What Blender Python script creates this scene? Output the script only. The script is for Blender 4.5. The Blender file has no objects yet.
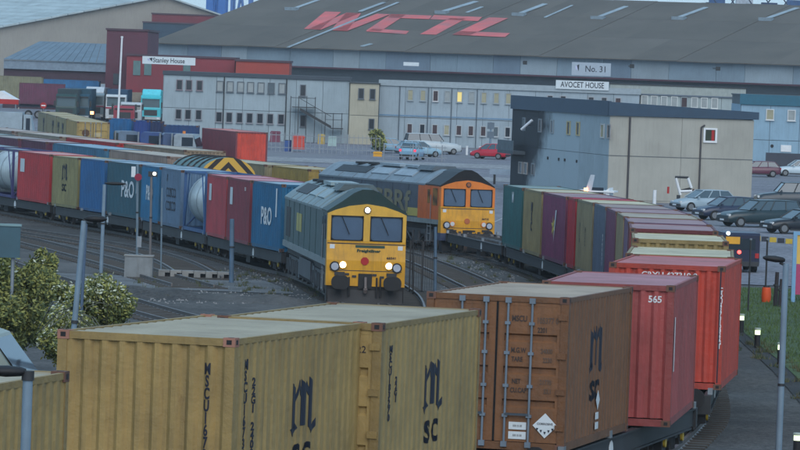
import bpy, bmesh, math, random
from mathutils import Matrix, Vector
RND = random.Random(11)
SC = bpy.context.scene
COL = SC.collection
rad = math.radians
HAZE = 0.00014
# ------------------------------------------------------------------ camera
F = 4500.0; HC = 9.0; PITCH = math.atan(160/4500); ROLL = 0.0365
cam_d = bpy.data.cameras.new('camera'); cam = bpy.data.objects.new('camera', cam_d); COL.objects.link(cam)
cam_d.sensor_width = 36; cam_d.lens = F/800*36; cam_d.clip_start = 1; cam_d.clip_end = 20000
_f = Vector((0, math.cos(PITCH), -math.sin(PITCH))); _u = Vector((0, math.sin(PITCH), math.cos(PITCH))); _r = Vector((1, 0, 0))
_R = _r*math.cos(ROLL) + _u*math.sin(ROLL); _U = _u*math.cos(ROLL) - _r*math.sin(ROLL)
cam.matrix_world = Matrix(((_R.x, _U.x, -_f.x, 0), (_R.y, _U.y, -_f.y, 0), (_R.z, _U.z, -_f.z, HC), (0, 0, 0, 1)))
SC.camera = cam
# ------------------------------------------------------------------ world, sun, exposure
SUN_EL, SUN_ROT = rad(38), rad(172)      # behind the camera, to the left
w = bpy.data.worlds.new('World'); SC.world = w; w.use_nodes = True
nt = w.node_tree; nt.nodes.clear()
sky = nt.nodes.new('ShaderNodeTexSky'); sky.sky_type = 'NISHITA'; sky.sun_disc = False
sky.sun_elevation = SUN_EL; sky.sun_rotation = SUN_ROT; sky.air_density = 1.1; sky.dust_density = 0.6; sky.ozone_density = 3.0
bg = nt.nodes.new('ShaderNodeBackground'); bg.inputs[1].default_value = 0.115
wo = nt.nodes.new('ShaderNodeOutputWorld')
tint = nt.nodes.new('ShaderNodeMix'); tint.data_type = 'RGBA'; tint.blend_type = 'MULTIPLY'; tint.inputs[0].default_value = 1; tint.inputs[7].default_value = (1, 1, 1, 1)
veil = nt.nodes.new('ShaderNodeMix'); veil.data_type = 'RGBA'; veil.inputs[0].default_value = .78; veil.inputs[7].default_value = (2.5, 4.35, 6.2, 1)
nt.links.new(sky.outputs[0], tint.inputs[6]); nt.links.new(tint.outputs[2], veil.inputs[6]); nt.links.new(veil.outputs[2], bg.inputs[0]); nt.links.new(bg.outputs[0], wo.inputs[0])
sd = bpy.data.lights.new('sun', 'SUN'); sd.energy = 1.35; sd.angle = rad(60); sd.color = (1.0, .93, .86)
so = bpy.data.objects.new('sun', sd); COL.objects.link(so)
_d = Vector((math.sin(SUN_ROT)*math.cos(SUN_EL), math.cos(SUN_ROT)*math.cos(SUN_EL), math.sin(SUN_EL)))
so.rotation_euler = _d.to_track_quat('Z', 'Y').to_euler()
SC.view_settings.view_transform = 'Standard'; SC.view_settings.look = 'None'
SC.view_settings.exposure = 0.42; SC.view_settings.gamma = 1

# ------------------------------------------------------------------ geometry of the place
def zg(Y):
    if Y < 230: return 2.35-.0098*Y + .0
    if Y < 440: return 2.35-.0098*230
    if Y < 600: return .096 + 1.1*(Y-440)/160
    return 1.196
KN = [230, 440, 600]
def W(u, v, Y):
    """place on the line of sight of photo pixel (u,v) at distance Y"""
    dx, dy = u-400, v-225; c, s = math.cos(ROLL), math.sin(ROLL)
    ux = dx*c+dy*s; vy = -dx*s+dy*c
    xc, zc = ux/F, -vy/F
    y = math.cos(PITCH)+zc*math.sin(PITCH); z = zc*math.cos(PITCH)-math.sin(PITCH)
    k = Y/y
    return Vector((xc*k, Y, HC+z*k))
def G(u, v):
    """ground point seen at photo pixel (u,v)"""
    lo, hi = 20, 3000
    for _ in range(60):
        m = (lo+hi)/2
        if W(u, v, m).z > zg(m): lo = m
        else: hi = m
    return W(u, v, lo)

# ------------------------------------------------------------------ materials
MC = {}
def srgb(r, g, b):
    f = lambda c: (c/255/12.92) if c/255 <= .04045 else ((c/255+.055)/1.055)**2.4
    return (f(r), f(g), f(b))
def mat(name, col, rough=.6, metal=0., dirt=.25, scale=2.5, streak=0., rust=0., bump=.0, emit=0., var=.0, spec=.4, dark=(.03, .028, .025)):
    if name in MC: return MC[name]
    m = bpy.data.materials.new(name); m.use_nodes = True; n = m.node_tree; N = n.nodes; L = n.links
    b = N['Principled BSDF']; b.inputs['Roughness'].default_value = rough; b.inputs['Metallic'].default_value = metal
    b.inputs['Specular IOR Level'].default_value = spec
    MC[name] = m
    if emit:
        b.inputs['Base Color'].default_value = (*col, 1)
        b.inputs['Emission Color'].default_value = (*col, 1); b.inputs['Emission Strength'].default_value = emit
        return m
    tc = N.new('ShaderNodeTexCoord')
    rgb = N.new('ShaderNodeRGB'); rgb.outputs[0].default_value = (*col, 1); cur = rgb.outputs[0]
    oi = N.new('ShaderNodeObjectInfo')
    off = N.new('ShaderNodeVectorMath'); off.operation = 'ADD'
    cmb = N.new('ShaderNodeCombineXYZ'); mul = N.new('ShaderNodeMath'); mul.operation = 'MULTIPLY'; mul.inputs[1].default_value = 37
    L.new(oi.outputs['Random'], mul.inputs[0])
    for i in range(3): L.new(mul.outputs[0], cmb.inputs[i])
    L.new(tc.outputs['Object'], off.inputs[0]); L.new(cmb.outputs[0], off.inputs[1])
    P = off.outputs[0]
    def mix(a, bcol, fac):
        x = N.new('ShaderNodeMix'); x.data_type = 'RGBA'; L.new(fac, x.inputs[0]); L.new(a, x.inputs[6])
        x.inputs[7].default_value = (*bcol, 1); return x.outputs[2]
    def noise(sc, det=4, vec=None, r=.6):
        t = N.new('ShaderNodeTexNoise'); t.inputs['Scale'].default_value = sc; t.inputs['Detail'].default_value = det
        t.inputs['Roughness'].default_value = r; L.new(vec or P, t.inputs[0]); return t.outputs[0]
    def rng(x, a, b_, c, d):
        r = N.new('ShaderNodeMapRange'); L.new(x, r.inputs[0]); r.inputs[1].default_value = a; r.inputs[2].default_value = b_
        r.inputs[3].default_value = c; r.inputs[4].default_value = d; return r.outputs[0]
    if dirt:
        cur = mix(cur, dark, rng(noise(scale, 6), .38, .75, 0, dirt))
        cur = mix(cur, tuple(min(1, c*1.35+.02) for c in col), rng(noise(scale*.37, 3), .5, .8, 0, dirt))
    if streak:
        mp = N.new('ShaderNodeMapping'); mp.inputs['Scale'].default_value = (5, 5, .35); L.new(P, mp.inputs[0])
        cur = mix(cur, dark, rng(noise(1.6, 5, mp.outputs[0], .7), .48, .78, 0, streak))
    if rust:
        mp = N.new('ShaderNodeMapping'); mp.inputs['Scale'].default_value = (1, 1, .45); L.new(P, mp.inputs[0])
        cur = mix(cur, (.11, .042, .02), rng(noise(3.2, 8, mp.outputs[0], .75), .62, .74, 0, rust))
    if var:
        hs = N.new('ShaderNodeHueSaturation'); L.new(cur, hs.inputs['Color']); L.new(rng(oi.outputs['Random'], 0, 1, 1-var, 1+var), hs.inputs['Value']); cur = hs.outputs[0]
    L.new(cur, b.inputs['Base Color'])
    if bump:
        bp = N.new('ShaderNodeBump'); bp.inputs['Strength'].default_value = bump; bp.inputs['Distance'].default_value = .03
        L.new(noise(scale*6, 4), bp.inputs['Height']); L.new(bp.outputs[0], b.inputs['Normal'])
    return m
def paint(name, rgb_, **k):
    a = dict(rough=.58, dirt=.36, streak=.45, rust=.6, scale=1.2, var=.04, bump=.5); a.update(k)
    return mat(name, srgb(*rgb_), **a)
M_black = mat('black_steel', (.012, .012, .014), .6, dirt=.3)
M_dark = mat('dark_steel', (.03, .032, .036), .6, dirt=.5, rust=.3)
M_rubber = mat('rubber', (.012, .012, .013), .8, dirt=.2)
M_wheel = mat('wheel_steel', (.15, .12, .11), .6, dirt=.6, rust=.5)
M_galv = mat('galvanised_steel', (.27, .30, .33), .45, metal=.5, dirt=.3)
M_bluegrey = mat('blue_grey_paint', srgb(120, 140, 156), .5, dirt=.25, streak=.2)
M_white = mat('white_paint', (.75, .76, .76), .5, dirt=.15)
M_glass = mat('window_glass', (.02, .03, .045), .06, spec=.9, dirt=0)
M_conc = mat('concrete', (.27, .27, .26), .9, dirt=.4, scale=1.5, bump=.4)
M_yellow = mat('yellow_paint', (.55, .36, .03), .5, dirt=.3)
M_rail = mat('rail_steel', (.16, .145, .14), .5, metal=.3, dirt=.4, rust=.7)
M_sleeper = mat('sleeper_concrete', (.07, .062, .055), .9, dirt=.5)
M_cast = mat('casting_rust', (.16, .075, .05), .8, dirt=.5, rust=.6)
M_text_dark = mat('dark_lettering', (.012, .015, .03), .6, dirt=.1)
M_text_white = mat('white_lettering', (.7, .72, .74), .6, dirt=.15)
M_red = mat('red_paint', srgb(170, 30, 30), .5, dirt=.2)
M_orange = mat('orange_plastic', srgb(215, 80, 30), .5, dirt=.2)
M_tail = mat('red_light', (.8, .04, .08), emit=.8)
M_amber = mat('amber_light', (1, .30, .12), emit=5)
M_lamp = mat('lamp_white', (1, .97, .85), emit=1.5)
M_head = mat('headlight_lit', (1, .93, .86), emit=7)
M_sticker = mat('sticker_white', (.62, .66, .68), .5, dirt=.1)

# ------------------------------------------------------------------ mesh builder
class MB:
    def __init__(s): s.v = []; s.f = []; s.m = []; s.sm = []
    def add(s, vs, fs, mi=0, smooth=False):
        b = len(s.v); s.v += [tuple(p) for p in vs]
        for q in fs: s.f.append([b+i for i in q]); s.m.append(mi); s.sm.append(smooth)
        return s
    def box(s, x0, x1, y0, y1, z0, z1, mi=0):
        vs = [(x, y, z) for z in (z0, z1) for y in (y0, y1) for x in (x0, x1)]
        return s.add(vs, [(0, 2, 3, 1), (4, 5, 7, 6), (0, 1, 5, 4), (2, 6, 7, 3), (0, 4, 6, 2), (1, 3, 7, 5)], mi)
    def prism(s, prof, axis, a, b, mi=0, smooth=False, caps=True):
        """prof: 2-D outline; axis 'x': (y,z) profile, 'y': (x,z), 'z': (x,y)"""
        def P(p, t): return (t, p[0], p[1]) if axis == 'x' else (p[0], t, p[1]) if axis == 'y' else (p[0], p[1], t)
        n = len(prof); vs = [P(p, a) for p in prof]+[P(p, b) for p in prof]
        s.add(vs, [(i, (i+1) % n, n+(i+1) % n, n+i) for i in range(n)], mi, smooth)
        if caps: s.add(vs, [tuple(range(n))[::-1], tuple(range(n, 2*n))], mi)
        return s
    def tube(s, p, q, r, n=8, mi=0, r2=None):
        p, q = Vector(p), Vector(q); d = (q-p).normalized(); a = d.orthogonal().normalized(); c = d.cross(a); r2 = r if r2 is None else r2
        vs = [p+(a*math.cos(t)+c*math.sin(t))*r for t in [2*math.pi*i/n for i in range(n)]]
        vs += [q+(a*math.cos(t)+c*math.sin(t))*r2 for t in [2*math.pi*i/n for i in range(n)]]
        s.add(vs, [(i, (i+1) % n, n+(i+1) % n, n+i) for i in range(n)], mi, True)
        s.add(vs, [tuple(range(n))[::-1], tuple(range(n, 2*n))], mi); return s
    def loft(s, rings, mi=0, smooth=True, caps=True):
        n = len(rings[0]); vs = [p for r in rings for p in r]
        fs = [(k*n+i, k*n+(i+1) % n, (k+1)*n+(i+1) % n, (k+1)*n+i) for k in range(len(rings)-1) for i in range(n)]
        s.add(vs, fs, mi, smooth)
        if caps: s.add(rings[0], [tuple(range(n))[::-1]], mi); s.add(rings[-1], [tuple(range(n))], mi)
        return s
    def mesh(s, name, mats):
        me = bpy.data.meshes.new(name); me.from_pydata(s.v, [], s.f)
        for m in (mats if isinstance(mats, (list, tuple)) else [mats]): me.materials.append(m)
        me.polygons.foreach_set('material_index', s.m); me.polygons.foreach_set('use_smooth', s.sm)
        bm = bmesh.new(); bm.from_mesh(me); bmesh.ops.recalc_face_normals(bm, faces=bm.faces); bm.to_mesh(me); bm.free()
        me.update(); return me
def tag(o, label=None, cat=None, group=None, kind=None):
    for k, x in (('label', label), ('category', cat), ('group', group), ('kind', kind)):
        if x: o[k] = x
    return o
def link(name, me, parent=None, loc=None, rot=None, label=None):
    o = bpy.data.objects.new(name, me); COL.objects.link(o)
    if parent: o.parent = parent
    if loc is not None: o.location = loc
    if rot is not None: o.rotation_euler = rot
    if label: o['label'] = label
    return o
def part(name, mb, mats, parent, **k): return link(name, mb.mesh(name, mats), parent, **k)
def thing(name, label, cat, M=None, group=None):
    o = bpy.data.objects.new(name, None); COL.objects.link(o); o.empty_display_size = .3
    if M is not None: o.matrix_world = M
    return tag(o, label, cat, group)
def remat(me, mats):
    """a copy of a cached mesh with other materials"""
    k = (me.name, tuple(m.name for m in mats))
    if k in MC: return MC[k]
    c = me.copy()
    for i, m in enumerate(mats):
        if i < len(c.materials): c.materials[i] = m
        else: c.materials.append(m)
    MC[k] = c; return c
def frameM(x, y, z, th, sl=0.0):
    """local y runs along heading th (0 = away, + = right); sl = ground slope dz/dY"""
    d = Vector((math.sin(th), math.cos(th), sl*math.cos(th))).normalized()
    n = Vector((math.cos(th), -math.sin(th), -sl*math.sin(th))).normalized()
    u = n.cross(d); M = Matrix.Identity(4)
    for i, a in enumerate((n, d, u)):
        for j in range(3): M[j][i] = a[j]
    M.translation = (x, y, z); return M
def gM(x, y, th=0., dz=0.): return frameM(x, y, zg(y)+dz, th, -.0098 if y < 230 else 0)
TXT = {}
def text(s, size, m, parent, loc, face='-y', sx=1., name='lettering', label=None, depth=.004, stack=False, align='CENTER', bold=0.0):
    k = (s, size, sx, stack, align, bold)
    if k not in TXT:
        cu = bpy.data.curves.new('t', 'FONT'); cu.body = '\n'.join(s) if stack else s; cu.size = size; cu.extrude = .002; cu.resolution_u = 3
        cu.align_x = align; cu.align_y = 'CENTER'; cu.offset = bold
        if stack: cu.space_line = .78
        o = bpy.data.objects.new('t', cu); COL.objects.link(o)
        dg = bpy.context.evaluated_depsgraph_get(); me = bpy.data.meshes.new_from_object(o.evaluated_get(dg))
        bpy.data.objects.remove(o); me.transform(Matrix.Scale(sx, 4, (1, 0, 0))); me.materials.clear(); TXT[k] = me
    me = TXT[k].copy(); me.materials.append(m); me.name = 'lettering'
    rot = {'-y': (math.pi/2, 0, 0), '+x': (math.pi/2, 0, math.pi/2), '-x': (math.pi/2, 0, -math.pi/2), '+z': (0, 0, 0)}[face]
    return link(name, me, parent, loc, rot, label)

# ------------------------------------------------------------------ ground
def knots(a, b, step):
    ys = set([a, b]+[k for k in KN if a < k < b]); y = a
    while y < b: ys.add(y); y += step
    return sorted(ys)
def sheet(name, rows, m, dz, kind='structure', mats=None):
    """rows: (Y, xl, xr) -> a sheet that follows the ground, dz above it"""
    rows = sorted(rows); mb = MB(); out = []
    for i in range(len(rows)-1):
        a, b = rows[i], rows[i+1]; out.append(a)
        for k in KN:
            if a[0] < k < b[0]:
                t = (k-a[0])/(b[0]-a[0]); out.append((k, a[1]+(b[1]-a[1])*t, a[2]+(b[2]-a[2])*t))
    out.append(rows[-1])
    vs = []
    for Y, l, r in out: vs += [(l, Y, zg(Y)+dz), (r, Y, zg(Y)+dz)]
    mb.add(vs, [(2*i, 2*i+1, 2*i+3, 2*i+2) for i in range(len(out)-1)])
    o = link(name, mb.mesh(name, m)); tag(o, kind=kind); return o
def ground_mat(name, c1, c2, sc, bump, c3=None, fine=30., rough=.9, wet=0):
    m = bpy.data.materials.new(name); m.use_nodes = True; n = m.node_tree; N = n.nodes; L = n.links; b = N['Principled BSDF']
    tc = N.new('ShaderNodeTexCoord'); b.inputs['Roughness'].default_value = rough
    def noi(s, d=6, stretch=None):
        t = N.new('ShaderNodeTexNoise'); t.inputs['Scale'].default_value = s; t.inputs['Detail'].default_value = d; t.inputs['Roughness'].default_value = .65
        if stretch:
            mp = N.new('ShaderNodeMapping'); mp.inputs['Scale'].default_value = stretch; L.new(tc.outputs['Object'], mp.inputs[0]); L.new(mp.outputs[0], t.inputs[0])
        else: L.new(tc.outputs['Object'], t.inputs[0])
        return t.outputs[0]
    r1 = N.new('ShaderNodeValToRGB'); r1.color_ramp.elements[0].position = .35; r1.color_ramp.elements[1].position = .68
    r1.color_ramp.elements[0].color = (*c1, 1); r1.color_ramp.elements[1].color = (*c2, 1); L.new(noi(sc), r1.inputs[0])
    r2 = N.new('ShaderNodeMapRange'); r2.inputs[1].default_value = .3; r2.inputs[2].default_value = .72; r2.inputs[3].default_value = .35; r2.inputs[4].default_value = 1.7
    L.new(noi(fine, 3), r2.inputs[0])
    mx = N.new('ShaderNodeMix'); mx.data_type = 'RGBA'; mx.blend_type = 'MULTIPLY'; mx.inputs[0].default_value = 1
    L.new(r1.outputs[0], mx.inputs[6]); L.new(r2.outputs[0], mx.inputs[7]); cur = mx.outputs[2]
    if c3:
        r3 = N.new('ShaderNodeMapRange'); r3.inputs[1].default_value = .52; r3.inputs[2].default_value = .62; L.new(noi(.09, 5, (1, .35, 1)), r3.inputs[0])
        m3 = N.new('ShaderNodeMix'); m3.data_type = 'RGBA'; L.new(r3.outputs[0], m3.inputs[0]); L.new(cur, m3.inputs[6]); m3.inputs[7].default_value = (*c3, 1); cur = m3.outputs[2]
    L.new(cur, b.inputs['Base Color'])
    bp = N.new('ShaderNodeBump'); bp.inputs['Strength'].default_value = bump; bp.inputs['Distance'].default_value = .05; L.new(noi(fine, 3), bp.inputs['Height']); L.new(bp.outputs[0], b.inputs['Normal'])
    return m
MG_ballast = ground_mat('ballast', (.032, .030, .029), (.078, .074, .070), .35, 1.0, c3=(.105, .10, .095), fine=7)
MG_yard = ground_mat('yard_asphalt', (.125, .125, .15), (.19, .19, .215), .12, .2, c3=(.16, .16, .175), fine=4)
MG_path = ground_mat('gravel_path', (.014, .0135, .014), (.032, .031, .032), .5, .8, fine=12)
MG_road = ground_mat('road_concrete', (.20, .20, .205), (.27, .27, .28), .2, .2, fine=3)
MG_grass = ground_mat('grass_soil', (.030, .058, .018), (.07, .115, .035), .5, .8, fine=14)
ys = knots(-20, 9000, 50) if 0 else [-20, 60, 120, 180, 230, 300, 360, 440, 500, 600, 900, 3000, 9000]
sheet('ground', [(y, -6000, 6000) for y in ys], MG_ballast, 0)

# ------------------------------------------------------------------ paths of the railway lines
class Path:
    def __init__(s, pts):                 # pts: (Y, X)
        P = [Vector((x, y)) for y, x in sorted(pts)]; s.p = []
        for i in range(len(P)-1):
            p0 = P[max(i-1, 0)]; p1 = P[i]; p2 = P[i+1]; p3 = P[min(i+2, len(P)-1)]
            for k in range(24):
                t = k/24
                s.p.append(.5*((2*p1)+(p2-p0)*t+(2*p0-5*p1+4*p2-p3)*t*t+(-p0+3*p1-3*p2+p3)*t**3))
        s.p.append(P[-1]); s.s = [0]
        for a, b in zip(s.p, s.p[1:]): s.s.append(s.s[-1]+(b-a).length)
    def at(s, d):
        d = max(0, min(d, s.s[-1]-1e-6)); lo, hi = 0, len(s.s)-1
        while hi-lo > 1:
            m = (lo+hi)//2
            if s.s[m] <= d: lo = m
            else: hi = m
        t = (d-s.s[lo])/(s.s[hi]-s.s[lo]); return s.p[lo].lerp(s.p[hi], t)
    def sY(s, Y):
        for i in range(len(s.p)-1):
            if s.p[i].y <= Y <= s.p[i+1].y: return s.s[i]+(Y-s.p[i].y)/(s.p[i+1].y-s.p[i].y)*(s.s[i+1]-s.s[i])
        return 0 if Y < s.p[0].y else s.s[-1]
    def offset(s, d):
        pts = []
        for i in range(0, len(s.p), 12):
            a = s.p[max(i-1, 0)]; b = s.p[min(i+1, len(s.p)-1)]; t = (b-a).normalized(); q = s.p[i]+Vector((t.y, -t.x))*d; pts.append((q.y, q.x))
        return Path(pts)
    def frame(s, Yn, L, dz=0.):
        """matrix at the near end, heading along the chord of length L"""
        d = s.sY(Yn); a = s.at(d); b = s.at(d+L); th = math.atan2(b.x-a.x, b.y-a.y); return gM(a.x, a.y, th, dz)
PC = Path([(20, -12.2), (36, -8.1), (44.3, -6.1), (50.2, -4.78), (57.6, -3.2), (64.7, -1.35), (75.1, 1.68), (82, 3.72), (94.2, 5.55), (102, 6.4), (114, 7.12), (125, 7.6), (135, 8.0), (146, 8.15), (159, 7.95), (172, 7.1), (185, 6.12), (198, 4.9), (209.5, 3.15), (229.6, -3.1), (243, -8.0), (257, -13.2), (276, -19.6), (295, -25.6), (340, -40), (420, -66)])
PT = Path([(30, -15), (57, -8), (80, -2.2), (94, .1), (110, 1.0), (130, .6), (150, -1.1), (170.5, -3.1), (178.6, -4.75), (185, -5.95), (191.5, -7.1), (198.5, -8.5), (205, -9.8), (211.5, -11.1), (220, -13.2), (226.5, -15.0), (233, -16.95), (240.5, -19.5), (262, -27), (300, -41), (400, -78)])
PBg = Path([(205, -3.9), (225, -8.45), (240, -13.2), (255, -18.0), (272, -23.6), (300, -33), (420, -75)])
def track(path, Y0, Y1, label, group='railway tracks through the yard'):
    t = thing('railway_track', label, 'railway track', None, group); s0, s1 = path.sY(Y0), path.sY(Y1)
    for side in (-.76, .76):
        mb = MB(); rings = []; d = s0
        while d < s1:
            a = path.at(d); b = path.at(d+.5); tt = (b-a).normalized() if (b-a).length > 1e-6 else Vector((0, 1)); n = Vector((tt.y, -tt.x)); c = a+n*side; z = zg(c.y)
            rings.append([(c.x+n.x*w, c.y+n.y*w, z+h) for w, h in ((-.07, .02), (.07, .02), (.02, .06), (.036, .165), (-.036, .165), (-.02, .06))]); d += 3
        mb.loft(rings, smooth=False); part('rail', mb, M_rail, t)
    mb = MB(); d = s0
    while d < s1:
        a = path.at(d); b = path.at(d+.3); tt = (b-a).normalized() if (b-a).length > 1e-6 else Vector((0, 1)); n = Vector((tt.y, -tt.x)); z = zg(a.y)
        vs = [(a.x+n.x*i*1.25+tt.x*j*.12, a.y+n.y*i*1.25+tt.y*j*.12, z+k) for k in (.0, .055) for i, j in ((-1, -1), (1, -1), (1, 1), (-1, 1))]
        mb.add(vs, [(4, 5, 6, 7), (0, 1, 5, 4), (1, 2, 6, 5), (2, 3, 7, 6), (3, 0, 4, 7)]); d += .68
    o = part('sleepers', mb, M_sleeper, t); o['kind'] = 'stuff'
track(PC, 22, 400, 'track that curves under the long container train from front left to right')
track(PT, 40, 380, 'track under the yellow nosed green locomotive and its containers')
track(PBg, 206, 400, 'track under the wagon with the black and yellow chevron end')
track(PC.offset(-4.2), 150, 212, 'bare track curving beside the empty flat wagon')
track(PC.offset(-8.0), 140, 192, 'bare track between the two locomotives nearer the camera')
PL1 = Path([(120, -2.2), (137, -6.9), (150, -10.0), (170, -14.6), (196, -20.5), (240, -36)])
PL2 = Path([(128, 1.0-3.2), (150, -5.4), (170, -9.4), (196, -15.2), (212, -19.6), (250, -34)])
PL3 = Path([(165, -4.8-2.2), (185, -9.4), (200, -12.6), (222, -20.0), (260, -36)])
track(PL1, 122, 238, 'bare track behind the bushes, nearest the camera on the left')
track(PL2, 160, 240, 'bare track middle of three in front of the left container train')
track(PL3, 168, 250, 'bare track right in front of the left container train')

# yards and roads
sheet('yard', [(183, 11.5, 60), (190, 9.9, 80), (200, 7.4, 100), (212, 5.0, 150), (222, 2.0, 200), (232, -1.2, 300), (245, -5.6, 400), (262, -11.2, 500), (300, -23, 600), (340, -36, 700), (385, -51, 800), (440, -200, 800), (600, -600, 900), (1200, -900, 900)], MG_yard, .03)
sheet('road', [(352, -46, 9), (366, -50, 9.5)], MG_road, .05)
sheet('road', [(396, -70, 12), (414, -75, 14)], MG_road, .05)
sheet('gravel_path', [(60, 5.6, 12.5), (75, 6.2, 13.2), (90, 8.6, 13.4), (105, 9.6, 13.2), (120, 10.1, 12.6), (140, 10.5, 12.2), (165, 10.8, 11.7)], MG_path, .02)
sheet('grass_verge', [(90, 10.7, 26), (104, 10.4, 22), (112, 10.35, 22), (125, 10.7, 22), (140, 10.9, 24), (160, 11.2, 26), (172, 11.7, 28), (180, 12.6, 30)], MG_grass, .035)
sheet('service_strip', [(158, -19, -3.6), (165, -18, -4.4), (169, -17.6, -5.0)], mat('grey_dirt', (.13, .135, .14), .9, dirt=.6, scale=.4, bump=.5), .02)
# painted lines in the yard
def line(x0, y0, x1, y1, w_=.12):
    d = Vector((x1-x0, y1-y0)); n = Vector((-d.y, d.x)).normalized()*w_/2; P = [(x0+n.x, y0+n.y), (x1+n.x, y1+n.y), (x1-n.x, y1-n.y), (x0-n.x, y0-n.y)]
    o = part('road_marking', MB().add([(a, b, zg(b)+.045) for a, b in P], [(0, 1, 2, 3)]), mat('worn_line', (.34, .35, .36), .8, dirt=.6, scale=1.5), None); o['kind'] = 'structure'
for q in ((13, 187, 22, 189), (11.5, 206, 26, 211), (11, 222, 30, 229), (3, 232, 9, 300), (12.5, 244, 32, 250)): line(*q)
for i in range(7): line(17.5+i*2.6, 262+i*1.2, 16.2+i*2.6, 267.5+i*1.2)
# grass blades
mb = MB()
for i in range(18000):
    y = RND.uniform(98, 179); x = RND.uniform(10.9+max(0, y-165)*.1, 17.5); h = RND.uniform(.04, .15); a = RND.uniform(0, 6.28); z = zg(y)+.03; dx, dy = math.cos(a)*.018, math.sin(a)*.018; lx = RND.uniform(-.06, .06)
    mb.add([(x-dx, y-dy, z), (x+dx, y+dy, z), (x+lx, y, z+h)], [(0, 1, 2)])
tag(part('grass', mb, mat('grass_blades', (.075, .13, .032), .8, dirt=.5, scale=.8), None), 'short rough green grass beside the gravel path', 'grass', kind='stuff')

# ------------------------------------------------------------------ containers
def wave(L, pitch, a0, a1, depth):
    """trapezoid wave along a wall: list of (pos, recess)"""
    n = max(2, round((a1-a0)/pitch)); p = (a1-a0)/n; out = []
    for i in range(n):
        b = a0+i*p; out += [(b, 0), (b+.27*p, 0), (b+.5*p, depth), (b+.77*p, depth)]
    out.append((a1, 0)); return out
CC = {}
def container_meshes(L, H, fine):
    k = (L, H, fine)
    if k in CC: return CC[k]
    Wd = 1.219; D = {}
    # frame: posts, bottom rails, top rails
    mb = MB(); p = .13
    for x in (-1, 1):
        for y0, y1 in ((0, p), (L-p, L)):
            a, b = sorted((x*Wd, x*(Wd-p))); mb.box(a, b, y0+.004, y1-.004, .11, H-.11)
        a, b = sorted((x*(Wd-.01), x*(Wd-.07))); mb.box(a, b, .17, L-.17, .01, .15); mb.box(a, b, .17, L-.17, H-.09, H-.015)
    for y0, y1 in ((.012, .10), (L-.10, L-.012)):
        mb.box(-Wd+.15, Wd-.15, y0, y1, .0, .13); mb.box(-Wd+.15, Wd-.15, y0, y1, H-.11, H-.012)
    D['frame'] = mb.mesh('frame', M_black)
    # corner castings with their oval holes
    def casting():
        c = MB(); a, b, h = .178, .162, .118
        c.box(0, b, 0, a, 0, h); c.box(.045, .115, -.004, .0, .03, .09, 1); c.box(-.004, .0, .05, .12, .03, .09, 1); c.box(.045, .115, .05, .12, h, h+.003, 1); return c
    c = casting(); D['casting'] = c.mesh('corner_casting', [M_cast, M_black])
    # side wall, one side; wave along y
    dep = .018
    def wall(a0, a1, pitch, dp):
        mb = MB(); pr = wave(L, pitch, a0, a1, dp); vs = []
        for q, r in pr: vs += [(q, r, .15), (q, r, H-.085)]
        mb.add(vs, [(2*i, 2*i+2, 2*i+3, 2*i+1) for i in range(len(pr)-1)]); return mb
    s = wall(.13, L-.13, .278, dep); q = MB()
    q.add([(1.208-r, y, z) for y, r, z in s.v], s.f); D['side'] = q.mesh('side_wall', M_black)
    e = wall(-1.09, 1.09, .25, .046); q = MB(); q.add([(x, .02+r, z) for x, r, z in e.v], e.f); D['end'] = q.mesh('end_wall', M_black)
    # roof: shallow transverse corrugations
    q = MB(); pr = wave(L, .36, .15, L-.15, .018); vs = []
    for y, r in pr: vs += [(-1.14, y, H-.03-r), (1.14, y, H-.03-r)]
    q.add(vs, [(2*i, 2*i+1, 2*i+3, 2*i+2) for i in range(len(pr)-1)])
    q.box(-1.15, 1.15, .02, .15, H-.06, H-.02); q.box(-1.15, 1.15, L-.15, L-.02, H-.06, H-.02); D['roof'] = q.mesh('roof_panel', M_black)
    # doors (two leaves) with horizontal recesses, near end
    for sgn in (-1, 1):
        q = MB(); zz = [.15]; h0 = (H-.27)
        rows = [(.15, 0), (.30, 0)]
        z = .30
        for z in (.74, 1.29, 1.84): rows += [(z-.03, 0), (z+.0, .045), (z+.08, .045), (z+.11, 0)]
        rows.append((H-.12, 0)); vs = []
        xa, xb = (.13, 1.03)
        xs = sorted((sgn*xa, sgn*xb))
        for z, r in rows: vs += [(xs[0], .035+r, z), (xs[1], .035+r, z)]
        q.add(vs, [(2*i, 2*i+1, 2*i+3, 2*i+2) for i in range(len(rows)-1)])
        for a, b in ((.018, .13), (1.03, 1.085)):
            a, b = sorted((sgn*a, sgn*b)); q.box(a, b, .03, .07, .15, H-.12)
        q.box(*sorted((sgn*.02, sgn*1.08)), .0305, .069, .14, .20); q.box(*sorted((sgn*.02, sgn*1.08)), .0305, .069, H-.17, H-.115)
        q.box(*sorted((sgn*.004, sgn*.017)), .02, .06, .15, H-.12, 1)
        D['door%d' % sgn] = q.mesh('door', [M_black, M_black])
        for j, xr in enumerate((.19, .60)):
            q = MB(); q.tube((sgn*xr, -.005, .06), (sgn*xr, -.005, H-.07), .02, 6 if not fine else 8)
            for z in (.05, H-.13): q.box(sgn*xr-.05, sgn*xr+.05, -.03, .03, z, z+.09)
            for z in (.55, 1.05, 1.6, 2.1): q.box(sgn*xr-.045, sgn*xr+.045, -.03, .034, z, z+.05)
            D['rod%d%d' % (sgn, j)] = q.mesh('lock_rod', M_galv)
            q = MB(); q.box(*sorted((sgn*xr, sgn*(xr+(-.42 if j else .42)))), -.035, -.015, .58, .62); D['handle%d%d' % (sgn, j)] = q.mesh('handle', M_galv)
        q = MB()
        q.box(*sorted((sgn*1.05, sgn*1.2)), -.02, .03, 0, .10); D['hinge%d' % sgn] = q.mesh('hinge', M_black)
    CC[k] = D; return D
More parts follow.
